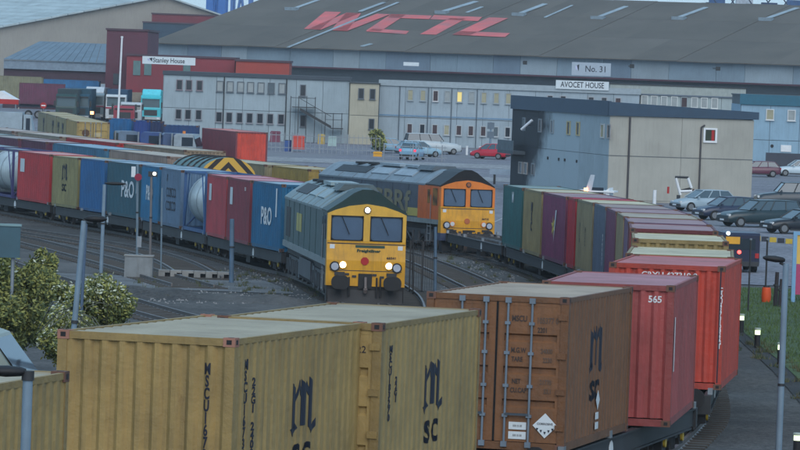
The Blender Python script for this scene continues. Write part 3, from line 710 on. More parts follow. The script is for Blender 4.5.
def locomotive(label, M, side, cabside, faceu, facel, cowl, roofc, lit, name, number, sidetxt, L=20.6):
    t = thing('locomotive', label, 'locomotive', M)
    ms = mat(name+'_side', srgb(*side), .45, dirt=.35, streak=.3); mc = mat(name+'_cabside', srgb(*cabside), .45, dirt=.3, streak=.25)
    mu = mat(name+'_face', srgb(*faceu), .42, dirt=.18, streak=.15); ml = mat(name+'_nose', srgb(*facel), .42, dirt=.32, streak=.4, scale=2.2, dark=(.05, .04, .03))
    mw = mat(name+'_cowl', srgb(*cowl), .5, dirt=.25); mr = mat(name+'_roof', srgb(*roofc), .5, dirt=.4, streak=.1, scale=1.2); msl = mat(name+'_sill', srgb(128, 138, 140), .5, dirt=.4)
    # body shells: cab part and engine room part
    prof = [(-1.32, 1.45), (-1.32, 3.16), (1.32, 3.16), (1.32, 1.45)]
    cab = MB(); poly(cab, [(-1.32, 1.45), (-1.32, 3.14), (-.8, 3.26), (0, 3.42), (.8, 3.26), (1.32, 3.14), (1.32, 1.45)], .32, 2.6); part('cab', cab, mc, t)
    bo = MB(); poly(bo, [(-1.29, 1.45), (-1.29, 3.15), (1.29, 3.15), (1.29, 1.45)], 2.6, L)
    for y in [5.2, 7.8, 10.4, 13, 15.6, 18.2]:
        for x in (-1.30, 1.30): bo.box(x-.012, x+.012, y-.02, y+.02, 1.5, 3.1)
    part('body_side', bo, ms, t)
    # roof
    rp = [(-1.31, 3.12), (-1.31, 3.2), (-1.05, 3.42), (-.55, 3.76), (-.22, 3.88), (.22, 3.88), (.55, 3.76), (1.05, 3.42), (1.31, 3.2), (1.31, 3.12)]
    rf = MB(); poly(rf, rp, 2.3, L-.02, 0); part('roof', rf, mr, t)
    cw = [(-1.34, 3.12), (-1.34, 3.17), (-.85, 3.50), (-.45, 3.80), (-.18, 3.92), (.18, 3.92), (.45, 3.80), (.85, 3.50), (1.34, 3.17), (1.34, 3.12)]
    inn = [(x*.985, z-.02) for x, z in cw]
    cl = MB(); cl.loft([[(x, .10+abs(x)*.03, z) for x, z in cw], [(x, 1.2, z+.02) for x, z in cw], [(x, 2.42, z+.02) for x, z in cw]], smooth=False); part('roof_cowl', cl, mw, t)
    for y in (2.45, 3.9, 6.4, 9, 12, 14.5, 17): part('roof_rib', MB().prism([(x*1.008, z+.018) for x, z in rp], 'y', y, y+.05), mr, t)
    dk = mat('grille_dark', (.02, .024, .03), .6, dirt=.3); pal = mat(name+'_hatch', srgb(*[min(255, c+22) for c in roofc]), .5, dirt=.3)
    def slope(y0, y1, a, b, m, nm, th=.03, sides=(-1, 1)):
        for sg in sides:
            p = [Vector((sg*1.05, 0, 3.42)), Vector((sg*.55, 0, 3.76))]; d = p[1]-p[0]; n = Vector((sg*.56, 0, .83)).normalized()*th
            q0, q1 = p[0]+d*a, p[0]+d*b; vs = []
            for y in (y0, y1):
                for k in (q0, q1, q1+n, q0+n): vs.append((k.x, y, k.z))
            mb = MB().add(vs, [(0, 1, 2, 3), (4, 5, 6, 7), (0, 1, 5, 4), (1, 2, 6, 5), (2, 3, 7, 6), (3, 0, 4, 7)]); part(nm, mb, m, t)
    slope(13.2, 18.6, .05, .95, dk, 'radiator_grille'); slope(9.4, 12.4, .1, .9, pal, 'hatch', .05); slope(5.6, 8.6, .1, .9, pal, 'hatch', .05)
    part('roof_hatch', MB().box(-.5, .5, 9.3, 12.6, 3.86, 3.98), pal, t); part('roof_hatch', MB().box(-.42, .42, 6.6, 8.6, 3.86, 3.97), pal, t)
    sil = MB(); sil.prism([(-.7, 3.80), (-.5, 4.02), (.5, 4.02), (.7, 3.80)], 'y', 3.6, 6.0); part('silencer', sil, mat(name+'_silencer', srgb(*[int(c*.7) for c in roofc]), .6, dirt=.5), t)
    fan = MB(); fan.tube((0, 16.4, 3.86), (0, 16.4, 3.96), .6, 20); part('cooling_fan', fan, dk, t)
    fan = MB(); fan.tube((0, 14.2, 3.86), (0, 14.2, 3.96), .6, 20); part('cooling_fan', fan, dk, t)
    # face: upper surround with the two windscreens cut out
    cx = .0; wins = [(-1.20, -.11), (.11, 1.20)]; z0, z1 = 2.20, 3.04
    top = [(-1.32, 3.10), (-1.05, 3.22), (-.6, 3.36), (0, 3.44), (.6, 3.36), (1.05, 3.22), (1.32, 3.10)]
    fu = MB()
    poly(fu, [(-1.32, z1)]+top+[(1.32, z1)], .0, .34); poly(fu, [(-1.32, z0), (-1.32, z1), (-1.20, z1), (-1.20, z0)], 0, .34)
    poly(fu, [(1.20, z0), (1.20, z1), (1.32, z1), (1.32, z0)], 0, .34); poly(fu, [(-.11, z0), (-.11, z1), (.11, z1), (.11, z0)], .0, .34)
    part('windscreen_surround', fu, mu, t)
    fl = MB(); prof = [(.0, 2.10), (.0, 2.20), (.34, 2.20), (.34, .70), (-.10, .70), (-.10, 1.55), (-.02, 2.10)]
    fl.prism([(a, b) for a, b in prof], 'x', -1.32, 1.32); part('nose_panel', fl, ml, t)
    part('nose_seam', MB().box(-1.30, 1.30, -.032, .0, 2.095, 2.125), M_dark, t); part('nose_seam', MB().box(-1.2, 1.2, -.106, -.09, 1.20, 1.225), M_dark, t)
    gm = mat('windscreen_glass', (.085, .13, .20), .10, spec=.8, dirt=.25, scale=1.5)
    for a, b in wins:
        wn = MB(); o = rrect(a, b, z0, z1, .12); i = rrect(a+.035, b-.035, z0+.035, z1-.035, .10); annulus(wn, o, i, -.012, .03)
        wf = part('windscreen', wn, M_rubber, t); part('pane', MB().prism(rrect(a+.02, b-.02, z0+.02, z1-.02, .10), 'y', .02, .03), gm, wf)
        wp = MB(); wp.tube((a+.35, -.03, z1-.02), (a+.62, -.03, z0+.22), .014, 5); part('wiper', wp, M_black, wf)
        for cc in ((-1.325, a-.0),): pass
    for x0, x1 in ((-1.325, -1.20), (1.20, 1.325)): pass
    # lights
    for sg in (-1, 1):
        o = MB(); o.tube((sg*1.04, -.16, 1.34), (sg*1.04, -.09, 1.34), .17, 18); hd = part('marker_light', o, M_black, t)
        o = MB(); o.tube((sg*1.04, -.175, 1.34), (sg*1.04, -.155, 1.34), .125, 18); part('lens', o, mat('lens_grey', (.42, .45, .52), .2), hd)
        o = MB(); o.tube((sg*.77, -.15, 1.40), (sg*.77, -.09, 1.40), .13, 18); hd = part('headlight', o, mu, t)
        o = MB(); o.tube((sg*.77, -.165, 1.40), (sg*.77, -.145, 1.40), .10, 18); part('lens', o, M_head if lit else mat('lens_white', (.6, .6, .58), .2), hd)
        part('lifting_plate', MB().box(sg*1.14-.08, sg*1.14+.08, -.05, .0, 1.93, 2.07), M_sticker, t)
        # buffers
        o = MB(); o.tube((sg*.87, -.12, .86), (sg*.87, -.5, .86), .15, 12); bf = part('buffer', o, M_black, t)
        o = MB(); o.prism([(x+sg*.87, z) for x, z in rrect(-.30, .30, .60, 1.06, .20, 5)], 'y', -.56, -.5); part('buffer_head', o, M_black, bf)
        part('buffer_housing', MB().box(sg*.87-.17, sg*.87+.17, -.14, -.09, 1.05, 1.16), M_dark, t)
        # cab side window and door
        part('side_window', MB().box(sg*1.322-.008, sg*1.322+.008, .55, 1.25, 2.22, 3.02), M_glass, t)
        dr = part('cab_door', MB().box(sg*1.322-.012, sg*1.322+.012, 1.55, 2.15, 1.5, 3.08), mc, t); part('pane', MB().box(sg*1.335-.006, sg*1.335+.006, 1.66, 2.04, 2.3, 2.95), M_glass, dr)
        part('handrail', MB().tube((sg*1.36, 1.45, 1.5), (sg*1.36, 1.45, 2.7), .018, 6), M_galv, t)
        part('body_sill', MB().box(sg*1.31-.03, sg*1.31+.03, .3, L-.1, 1.34, 1.56), msl, t)
        part('door_panel', MB().box(sg*1.30-.008, sg*1.30+.008, L-3.2, L-1.2, 1.75, 2.85), dk, t)
    o = MB(); o.tube((0, -.05, 3.24), (0, .02, 3.24), .12, 16); hd = part('top_light', o, M_dark, t)
    o = MB(); o.tube((0, -.06, 3.24), (0, -.045, 3.24), .085, 16); part('lens', o, M_head if lit else mat('lens_amber', (.35, .12, .05), .2), hd)
    o = MB(); o.prism([(.14*math.cos(a)-.04, 1.54+.14*math.sin(a)) for a in [i*math.pi/4+.39 for i in range(8)]], 'y', -.125, -.09); part('lamp_bracket', o, M_red if lit else mat('bracket_orange', (.45, .12, .04), .5), t)
    part('coupling_pocket', MB().box(-.24, .22, -.125, -.08, .62, 1.12), M_black, t)
    o = MB(); o.tube((0, -.15, 1.0), (0, -.28, .62), .05, 6); o.tube((0, -.28, .62), (.0, -.2, .5), .07, 6); part('coupling_hook', o, M_wheel, t)
    for x, a in ((-.62, .12), (-.38, -.1), (.3, .1), (.55, -.12)): part('jumper_socket', MB().box(x-.07, x+.07, -.135, -.09, 1.02+a*.3, 1.09+a*.3), M_dark, t)
    for x in (-.55, .38, .50): part('brake_hose', MB().tube((x, -.14, 1.0), (x, -.22, .35), .03, 6), M_black, t)
    # plough, buffer beam
    if lit: part('buffer_beam', MB().box(-1.3, 1.3, -.06, .34, .16, .74), M_black, t)
    else: part('buffer_beam', MB().box(-1.38, 1.38, -.30, .34, .62, .96), mat('beam_blue_grey', srgb(62, 72, 100), .5, dirt=.4), t)
    o = MB(); o.prism([(-.25, .12), (.3, .12), (.3, .6), (-.05, .6)], 'x', -1.25, 1.25); part('obstacle_deflector', o, M_black, t)
    # underframe, tank, bogies
    part('underframe', MB().box(-1.15, 1.15, .4, L-.3, 1.08, 1.44), M_black, t)
    tk = MB(); tk.prism([(-1.25, 1.2), (-1.25, .55), (-1.0, .32), (1.0, .32), (1.25, .55), (1.25, 1.2)], 'y', 7.6, 13.0); part('fuel_tank', tk, mat('tank_grey', (.06, .07, .085), .5, dirt=.5), t)
    for y, z, w_, in ((6.6, .75, .5), (7.2, .8, .2), (13.5, .7, .5)):
        part('equipment_box', MB().box(-1.22, 1.22, y-w_/2, y+w_/2, z-.3, z+.35), mat('box_grey', (.09, .11, .13), .5, dirt=.4), t)
    for yc in (4.0, L-4.3):
        b = MB()
        for sg in (-1, 1):
            b.box(sg*1.12-.07, sg*1.12+.07, -2.5, 2.5, .82, 1.06)
            for k in (-2, 0, 2):
                b.box(sg*1.14-.1, sg*1.14+.1, k-.25, k+.25, .36, .86); b.tube((sg*1.2, k-.45, .5), (sg*1.2, k-.45, .95), .09, 8); b.tube((sg*1.2, k+.45, .5), (sg*1.2, k+.45, .95), .09, 8)
            b.tube((sg*1.22, -1.6, .95), (sg*1.22, -.6, .45), .04, 6); b.tube((sg*1.22, 1.6, .95), (sg*1.22, .6, .45), .04, 6)
        bo = part('bogie', b, mat('bogie_grey', (.05, .055, .062), .6, dirt=.5), t, loc=(0, yc, 0))
        for k in (-2, 0, 2):
            w_ = MB()
            for x in (-.78, .78): w_.tube((x-.06, 0, 0), (x+.06, 0, 0), .50, 20)
            w_.tube((-1, 0, 0), (1, 0, 0), .08, 8); part('wheelset', w_, M_wheel, bo, loc=(0, k, .64))
    # steps
    for sg in (-1, 1):
        o = MB()
        for z in (.5, .85, 1.2): o.box(sg*1.28-.04, sg*1.28+.04, 1.55, 2.05, z, z+.04)
        for y in (1.55, 2.05): o.box(sg*1.30-.015, sg*1.30+.015, y-.02, y+.02, .45, 1.45)
        part('steps', o, M_galv, t)
    # writing
    nw = -.045
    if lit:
        part('nameplate', MB().box(-.36, .62, -.05, -.02, 1.98, 2.07), mat('plate_green', (.03, .07, .05), .5), t)
        text('Freightliner', .13, mat('text_green', (.02, .05, .03), .6), t, (.08, -.075, 1.88), '-y', sx=1.3, bold=.006)
        part('logo', MB().box(-1.306, -1.30, 11.8, 14.2, 2.1, 2.75), mat('logo_yellow', (.45, .38, .10), .5, dirt=.2), t)
    text(number, .11, M_text_dark, t, (.85, -.115 if not lit else -.10, 1.66), '-y', sx=1.2, bold=.003)
    if sidetxt:
        text(sidetxt, 1.35, mat('big_lettering', (.19, .175, .11), .5, dirt=.15), t, (-1.315, 8.2, 2.25), '-x', sx=2.2, name='lettering', bold=.03)
        part('logo', MB().box(-1.312, -1.30, 3.0, 5.4, 1.62, 2.0), mat('logo_yellow', (.45, .38, .10), .5, dirt=.2), t)
        part('stripe', MB().box(-1.315, -1.30, 2.62, 3.6, 1.5, 3.1), mc, t)
    return t
def loco_frame(path, Y, L, dz=0): return path.frame(Y, L, dz)
locomotive('green diesel locomotive with yellow face and lit headlights', loco_frame(PT, 150.0, 20.6), (58, 88, 92), (52, 80, 84), (216, 166, 62), (208, 150, 26), (22, 50, 50), (118, 136, 140), True, 'green_loco', '66541', None)
locomotive('orange and yellow faced diesel locomotive with grey sides behind the green one', loco_frame(PC, 209.6, 20.4), (70, 84, 100), (205, 96, 36), (220, 122, 46), (216, 152, 28), (18, 18, 22), (122, 136, 146), False, 'orange_loco', '66715', 'GBRf')

# ------------------------------------------------------------------ buildings
def facade(name, label, u0, u1, vt, vb, Y, col, modw=2.7, depth=12, fascia=(70, 84, 96), fh=.45, storeys=2, uref=None, group=None, band=None):
    a = W(u0, vt, Y); b = W(u1, vt+(u1-u0)*.036, Y); z1 = a.z; base = zg(Y)-.3
    x0, x1 = a.x, b.x; n = max(1, round((x1-x0)/modw)); p = (x1-x0)/n
    t = thing(name, label, 'building', Matrix.Translation((x0, Y, base)), group)
    H = z1-base; wm = mat(label[:12].replace(' ', '_')+'_wall', srgb(*col), .7, dirt=.18, streak=.22, scale=.5, var=.05)
    part('core', MB().box(0, x1-x0, .08, depth, 0, H-.08), mat('core_dark', (.10, .12, .13), .8), t)
    mesh = MB().box(.02, p-.02, 0, .08, .02, (H-fh)/storeys-.03).mesh('wall_panel', wm)
    for i in range(n):
        for k in range(storeys): link('wall_panel', mesh, t, loc=(i*p, 0, k*(H-fh)/storeys))
    part('fascia', MB().box(-.12, x1-x0+.12, -.16, .12, H-fh, H), mat('fascia_%d' % fascia[0], srgb(*fascia), .6, dirt=.2), t)
    part('roof', MB().box(-.1, x1-x0+.1, .12, depth+.1, H-.14, H-.02), mat('flat_roof_grey', (.12, .13, .14), .8, dirt=.4), t)
    mb = MB(); mb.box(-.0, .03, .1, depth, 0, H-fh); part('gable_wall', mb, wm, t, loc=(-.04, 0, 0))
    return t, (x0, Y, base)
WM = {}
def window(t, org, u, v, Y, w=.72, h=1.15, frame=(.55, .56, .55), glass='dark', rel=True, nm='window'):
    p = W(u, v, Y-.02); k = (w, h, frame, glass)
    if k not in WM:
        fm = mat('frame_%.2f' % frame[0], frame, .5, dirt=.15)
        gl = {'dark': mat('pane_dark', (.018, .022, .03), .1, spec=.8, dirt=0), 'pale': mat('pane_blind', (.30, .33, .33), .4, dirt=.2), 'red': mat('pane_red', (.055, .03, .035), .3, dirt=.3), 'lit': mat('pane_lit', (1, .75, .25), emit=.12), 'cream': mat('pane_cream', (.35, .33, .22), .4, dirt=.2), 'grey': mat('pane_grey', (.10, .13, .15), .2, dirt=.2)}[glass]
        f = MB(); annulus(f, [(-w/2, -h/2), (w/2, -h/2), (w/2, h/2), (-w/2, h/2)], [(-w/2+.08, -h/2+.08), (w/2-.08, -h/2+.08), (w/2-.08, h/2-.08), (-w/2+.08, h/2-.08)], -.06, .03); f.box(-w/2-.05, w/2+.05, -.12, .0, -h/2-.06, -h/2)
        g = MB().box(-w/2+.07, w/2-.07, -.01, .02, -h/2+.07, h/2-.07); WM[k] = (f.mesh('window', fm), g.mesh('pane', gl))
    f, g = WM[k]; o = link(nm, f, t, loc=(p.x-org[0], p.y-org[1]-.03, p.z-org[2])); link('pane', g, o); return o
def U(v0, u, u0=0): return v0+(u-u0)*.0365
GBLD = None
YA = 480
# left wing
tA, oA = facade('office_block', 'long pale blue two storey office block with an outside stair at left', 164, 350, 70.5, 143, YA, (152, 166, 172), fascia=(60, 70, 80), fh=.42)
for i, u in enumerate((179.5, 189, 199.6)): window(tA, oA, u, U(84.8, u, 180), YA, .68, 1.12, (.20, .16, .18)); window(tA, oA, u-1, U(114.5, u, 190), YA, .68, 1.1, (.22, .22, .24))
for i, u in enumerate((220, 230.2, 240.6, 250.6, 261, 271.2, 282)):
    window(tA, oA, u, U(86.3, u, 220), YA, .74, 1.16, (.10, .12, .14), 'pale' if i != 5 else 'grey'); window(tA, oA, u-1, U(117, u, 220), YA, .70, 1.12, (.22, .23, .25), 'dark')
for u, v in ((303, 90.5), (303, 121)): window(tA, oA, u, v, YA, .62, 1.25, (.12, .13, .15), 'dark', nm='door')
for u in (224.6, 287): p = W(u, 76, YA); part('downpipe', MB().tube((p.x-oA[0], -.1, 7.0), (p.x-oA[0], -.1, .2), .06, 6), M_dark, tA)
tB_, oB = facade('office_block', 'narrow beige two storey block between the two pale blue blocks', 350.5, 379.5, 82, 146.5, YA-.4, (176, 170, 150), fascia=(70, 76, 80), fh=.1, modw=3.2)
for u, v in ((361.2, 93.6), (372.6, 94.2), (371.5, 124)): window(tB_, oB, u, v, YA-.4, .62, 1.15, (.10, .10, .11), 'dark')
tC, oC = facade('office_block', 'long light blue two storey office block with a row of pale blinds', 380, 640, 79.5, 148, YA+1.5, (152, 166, 174), fascia=(152, 164, 170), fh=.62)
for i, u in enumerate((410.4, 423, 435.6, 447.4, 459.6, 471.6, 484, 496.4, 508.4)):
    window(tC, oC, u, U(95, u, 410), YA+1.5, .62, 1.2, (.30, .34, .36) if i != 2 else (.5, .5, .5), ('cream', 'cream', 'red', 'pale', 'lit', 'pale', 'cream', 'cream', 'cream')[i])
    window(tC, oC, u-.8, U(128.6, u, 410), YA+1.5, .62, 1.12, (.42, .44, .45), ('red', 'dark', 'red', 'cream', 'red', 'red', 'red', 'grey', 'dark')[i])
for u in (550, 563, 591, 604, 618): window(tC, oC, u, U(100.5, u, 550), YA+1.5, .66, 1.15, (.35, .36, .38), 'dark' if u != 618 else 'red')
for u in (400, 428.6, 452, 477.5): p = W(u, 90, YA+1.5); part('downpipe', MB().tube((p.x-oC[0], -.08, 6.7), (p.x-oC[0], -.08, .2), .05, 6), mat('pipe_grey', (.10, .13, .16), .6), tC)
part('floor_band', MB().box(0, 27.6, -.05, .0, 3.45, 3.6), mat('band_blue', srgb(110, 140, 165), .6), tC)
def sign_board(label, u0, u1, v, h_px, Y, txt, size, sx, col=(.62, .68, .70), tm=None, parent=None, logo=False, tx=0.5, serif=False):
    a = W(u0, v, Y); b = W(u1, v+(u1-u0)*.036, Y); h = h_px/F*Y
    t = thing('sign', label, 'sign', Matrix.Translation((a.x, Y, a.z-h)))
    wd = b.x-a.x; part('board', MB().box(0, wd, 0, .12, 0, h), mat('sign_%d' % int(col[0]*100), col, .5, dirt=.1), t)
    text(txt, size, tm or M_text_dark, t, (wd*tx, -.012, h*.5), '-y', sx=sx, bold=.01)
    if logo:
        mb = MB(); mb.add([(wd*.13, -.012, h*.75), (wd*.19, -.012, h*.85), (wd*.18, -.012, h*.3), (wd*.15, -.012, h*.55)], [(0, 1, 2, 3)]); part('logo', mb, M_text_dark, t)
        part('logo', MB().add([(wd*.09, -.012, h*.7), (wd*.14, -.012, h*.72), (wd*.14, -.012, h*.4), (wd*.10, -.012, h*.45)], [(0, 1, 2, 3)]), mat('logo_light', (.5, .52, .7), .5), t)
    return t
sign_board('white sign reading AVOCET HOUSE above the row of dark windows', 556, 609, 80, 8.6, YA+1.2, 'AVOCET HOUSE', .85, .74)
# right wing, lower and paler
tD, oD = facade('office_block', 'pale grey office block with a row of small white blinds at upper right', 640.5, 742, 93.5, 155, YA+2, (160, 172, 172), fascia=(96, 108, 120), fh=.15, modw=2.1)
for i, u in enumerate((644.5, 654, 664, 674.3, 684.2, 694.4, 704.2, 714.5)): window(tD, oD, u, U(100.8, u, 644), YA+2, .72, 1.15, (.62, .64, .62) if u != 684.2 else (.3, .2, .2), 'pale' if u != 684.2 else 'red')
p0 = W(610, 84, YA+7); p1 = W(746, 89, YA+7)
t = thing('roof_storey', 'long pale upper wall strip above the grey office block', 'building', Matrix.Translation((p0.x, YA+7, 4)))
part('wall', MB().box(0, p1.x-p0.x, 0, 6, 0, p0.z-4), mat('pale_wall', srgb(158, 166, 162), .7, dirt=.2, streak=.2), t); part('roof_edge', MB().box(-.1, p1.x-p0.x+.1, -.1, 6.1, p0.z-4, p0.z-3.9), M_dark, t)
YT = 430
tE, oE = facade('office_block', 'light blue block with a teal roof edge at the right border', 741.5, 860, 93.8, 172, YT, (138, 168, 186), fascia=(42, 98, 118), fh=1.0, modw=3)
for u in (770, 791.5): window(tE, oE, u, U(114.6, u, 770), YT, .78, 1.05, (.6, .62, .62), 'cream' if u < 780 else 'pale')
p = W(772, 146, YT); part('vent', MB().tube((p.x-oE[0], -.05, p.z-oE[2]), (p.x-oE[0], .05, p.z-oE[2]), .16, 10), M_black, tE)
p = W(786, 148.5, YT); part('notice_board', MB().box(p.x-oE[0]-.5, p.x-oE[0]+.5, -.08, 0, p.z-oE[2]-.32, p.z-oE[2]+.32), M_white, tE)
p = W(766, 152.5, YT); part('garage_opening', MB().box(p.x-oE[0], p.x-oE[0]+8, -.06, .0, .2, p.z-oE[2]), mat('garage_dark', (.05, .055, .075), .7, dirt=.3), tE)

# outside stair
def stair():
    Y = YA-1.6; P0 = lambda u, v: W(u, v, Y)
    t = thing('outside_stair', 'dark steel outside stair on the pale blue block', 'staircase', Matrix.Translation((P0(290, 140).x, Y, zg(Y))))
    o = t.location.copy(); st = M_dark
    def q(u, v, dy=0): p = P0(u, v); return (p.x-o.x, dy, p.z-o.z)
    a = q(292, 106.5); b = q(316, 107.5)
    part('landing', MB().box(a[0], b[0], -.1, 1.3, a[2]-.08, a[2]), st, t)
    for u, w_ in ((291, 96), (299, 96), (307, 96), (315.5, 97)):
        top = q(u, w_); bot = q(u, 148); part('post', MB().box(top[0]-.04, top[0]+.04, -.12, -.04, 0, top[2]), st, t)
    r0, r1 = q(291, 97.5), q(316, 98.5); part('handrail', MB().tube((r0[0], -.08, r0[2]), (r1[0], -.08, r1[2]), .03, 6), st, t)
    s0, s1 = q(300, 108), q(331, 126)
    for dy in (-.1, .9): part('stringer', MB().add([(s0[0], dy, s0[2]), (s1[0], dy, s1[2]), (s1[0], dy, s1[2]-.28), (s0[0], dy, s0[2]-.28), (s0[0], dy+.05, s0[2]), (s1[0], dy+.05, s1[2]), (s1[0], dy+.05, s1[2]-.28), (s0[0], dy+.05, s0[2]-.28)], [(0, 1, 2, 3), (4, 5, 6, 7), (0, 1, 5, 4), (1, 2, 6, 5), (2, 3, 7, 6), (3, 0, 4, 7)]), st, t)
    for i in range(12):
        k = (i+.5)/12; x = s0[0]+(s1[0]-s0[0])*k; z = s0[2]+(s1[2]-s0[2])*k; part('step', MB().box(x-.14, x+.14, -.05, .9, z-.12, z-.08), st, t)
    part('handrail', MB().tube((s0[0], -.08, s0[2]+1), (s1[0], -.08, s1[2]+1), .03, 6), st, t)
    c = q(331, 126); d = q(343, 126.6); part('landing', MB().box(c[0], d[0], -.1, 1.3, c[2]-.3, c[2]-.2), st, t)
    for u in (325.5, 333.5, 342): top = q(u, 113); part('post', MB().box(top[0]-.04, top[0]+.04, -.12, -.04, 0, top[2]), st, t)
    e, f = q(325, 113.5), q(343, 114); part('handrail', MB().tube((e[0], -.08, e[2]), (f[0], -.08, f[2]), .03, 6), st, t)
    e, f = q(325, 119.5), q(343, 120); part('handrail', MB().tube((e[0], -.08, e[2]), (f[0], -.08, f[2]), .025, 6), st, t)
stair()

# the two storey block with the soot mark, seen on its corner
def corner_block():
    cpt = Vector((14.2, 310.)); eR = Vector((10.1, 2.6)); eL = Vector((-6.05, 27.5)); z0 = zg(310)-.1
    t = thing('office_block', 'two storey blue and beige block with soot stained corner and dark roof edge', 'building', Matrix.Translation((cpt.x, cpt.y, z0)))
    wb = bpy.data.materials.new('soot_wall'); wb.use_nodes = True; N = wb.node_tree.nodes; Lk = wb.node_tree.links; b = N['Principled BSDF']; b.inputs['Roughness'].default_value = .7
    blue = mat('block_blue', srgb(156, 170, 176), .7, dirt=.2, streak=.25, scale=.6, var=.05); beige = mat('block_beige', srgb(168, 166, 156), .75, dirt=.2, streak=.15, scale=.4)
    # soot: a stain with a shape of its own, in building coordinates
    tc = N.new('ShaderNodeTexCoord'); no = N.new('ShaderNodeTexNoise'); no.inputs['Scale'].default_value = .8; no.inputs['Detail'].default_value = 5; Lk.new(tc.outputs['Object'], no.inputs[0])
    sx = N.new('ShaderNodeSeparateXYZ'); Lk.new(tc.outputs['Object'], sx.inputs[0])
    def mth(op, a, bb):
        m = N.new('ShaderNodeMath'); m.operation = op
        for i, q in enumerate((a, bb)):
            if isinstance(q, (int, float)): m.inputs[i].default_value = q
            else: Lk.new(q, m.inputs[i])
        return m.outputs[0]
    ex = mth('MULTIPLY', mth('SUBTRACT', 19.2, sx.outputs[1]), .17); ez = mth('MULTIPLY', mth('ABSOLUTE', mth('SUBTRACT', sx.outputs[2], 5.0), 0), .22)
    v = mth('ADD', mth('ADD', ex, ez), mth('MULTIPLY', no.outputs[0], .9))
    rr = N.new('ShaderNodeMapRange'); rr.inputs[1].default_value = .62; rr.inputs[2].default_value = 1.15; Lk.new(v, rr.inputs[0])
    mx = N.new('ShaderNodeMix'); mx.data_type = 'RGBA'; Lk.new(rr.outputs[0], mx.inputs[0]); mx.inputs[6].default_value = (.012, .016, .024, 1); mx.inputs[7].default_value = (*srgb(156, 170, 176), 1); Lk.new(mx.outputs[2], b.inputs[0])
    HL, HR0, HR1 = 7.05, 7.0, 6.62
    zf = 6.05; dR = eR.normalized(); dL = eL.normalized(); LR, LL = eR.length, eL.length
    core = [(0, 0), (eR.x, eR.y), (eR.x+eL.x, eR.y+eL.y), (eL.x, eL.y)]
    def sl(pts, za, zb, d=.06): # shrink
        c = Vector((sum(p[0] for p in pts)/4, sum(p[1] for p in pts)/4)); return [tuple(Vector(p)+(c-Vector(p)).normalized()*d*1.4) for p in pts]
    part('core', MB().prism(sl(core, 0, 0), 'z', 0, 6.3), mat('core_dark', (.10, .12, .13), .8), t)
    # frames: local wall spaces; RW x runs along right wall, LW y runs along left wall
    aR = math.atan2(eR.y, eR.x); aL = math.atan2(-eL.x, eL.y)
    RWp = link('right_wall', MB().box(0.02, LR, .0, .05, 0.0, .25).mesh('plinth', beige), t, rot=(0, 0, aR))
    LWp = link('left_wall', MB().box(0, .05, .02, LL, 0.0, .25).mesh('plinth', blue), t, rot=(0, 0, aL))
    n = 4; p = LR/n
    for i in range(n):
        for z0_, z1_ in ((.0, 3.28), (3.31, zf)): 
            if i % 2 == 0: part('wall_panel', MB().box(i*p+.0, (i+2)*p-.02 if i < 2 else LR, -.03, .04, z0_+.26 if z0_ == 0 else z0_, z1_), beige, RWp)
    n = 7; p = LL/n
    for i in range(n):
        for z0_, z1_ in ((.26, 3.28), (3.31, zf)): part('wall_panel', MB().box(-.03, .04, i*p+.015, (i+1)*p-.015, z0_, z1_), wb if i >= 2 else blue, LWp)
    fa = mat('fascia_blue_dark', srgb(50, 72, 92), .6, dirt=.2)
    part('roof_edge', MB().add([(-.15, -.18, zf), (LR+.3, -.18, zf+.05), (LR+.3, -.18, HR1), (-.15, -.18, HR0), (-.15, 0.05, zf), (LR+.3, .05, zf+.05), (LR+.3, .05, HR1), (-.15, .05, HR0)], [(0, 1, 2, 3), (4, 5, 6, 7), (0, 1, 5, 4), (1, 2, 6, 5), (2, 3, 7, 6), (3, 0, 4, 7)]), fa, RWp)
    part('roof_edge', MB().box(-.18, .05, 0, LL+.1, zf-.02, HL), fa, LWp)
    part('roof', MB().add([(0, 0, 6.95), (eR.x, eR.y, 6.58), (eR.x+eL.x, eR.y+eL.y, 6.6), (eL.x, eL.y, 7.0), (0, 0, 6.85), (eR.x, eR.y, 6.45), (eR.x+eL.x, eR.y+eL.y, 6.5), (eL.x, eL.y, 6.9)], [(0, 1, 2, 3), (4, 5, 6, 7), (0, 1, 5, 4), (1, 2, 6, 5), (2, 3, 7, 6), (3, 0, 4, 7)]), mat('flat_roof_grey', (.12, .13, .14), .8, dirt=.4), t)
    # slot windows of the left wall: distance along the wall from the pixel column
    org = Vector((cpt.x, cpt.y))
    def along(u):
        lo, hi = 0, LL
        for _ in range(40):
            m = (lo+hi)/2; q = org+dL*m
            if 400+q.x/q.y*F-(9-z0-5)/q.y*F*-.0365*0-4 > u: lo = m
            else: hi = m
        return lo
    def wslot(u, glass, fr, z=4.95, h=1.0, w_=1.0):
        a = along(u); f = MB(); f.box(-.09, -.03, a-w_/2, a-w_/2+.16, z-h/2, z+h/2); f.box(-.09, -.03, a+w_/2-.16, a+w_/2, z-h/2, z+h/2); f.box(-.09, -.03, a-w_/2+.16, a+w_/2-.16, z-h/2, z-h/2+.09); f.box(-.09, -.03, a-w_/2+.16, a+w_/2-.16, z+h/2-.09, z+h/2)
        o = part('window', f, mat('slotframe_%.2f' % fr[0], fr, .5), LWp); part('pane', MB().box(-.05, -.035, a-w_/2+.15, a+w_/2-.15, z-h/2+.08, z+h/2-.08), mat('slot_'+glass, {'dark': (.02, .025, .03), 'cream': (.30, .26, .12), 'grey': (.12, .15, .17)}[glass], .2), LWp)
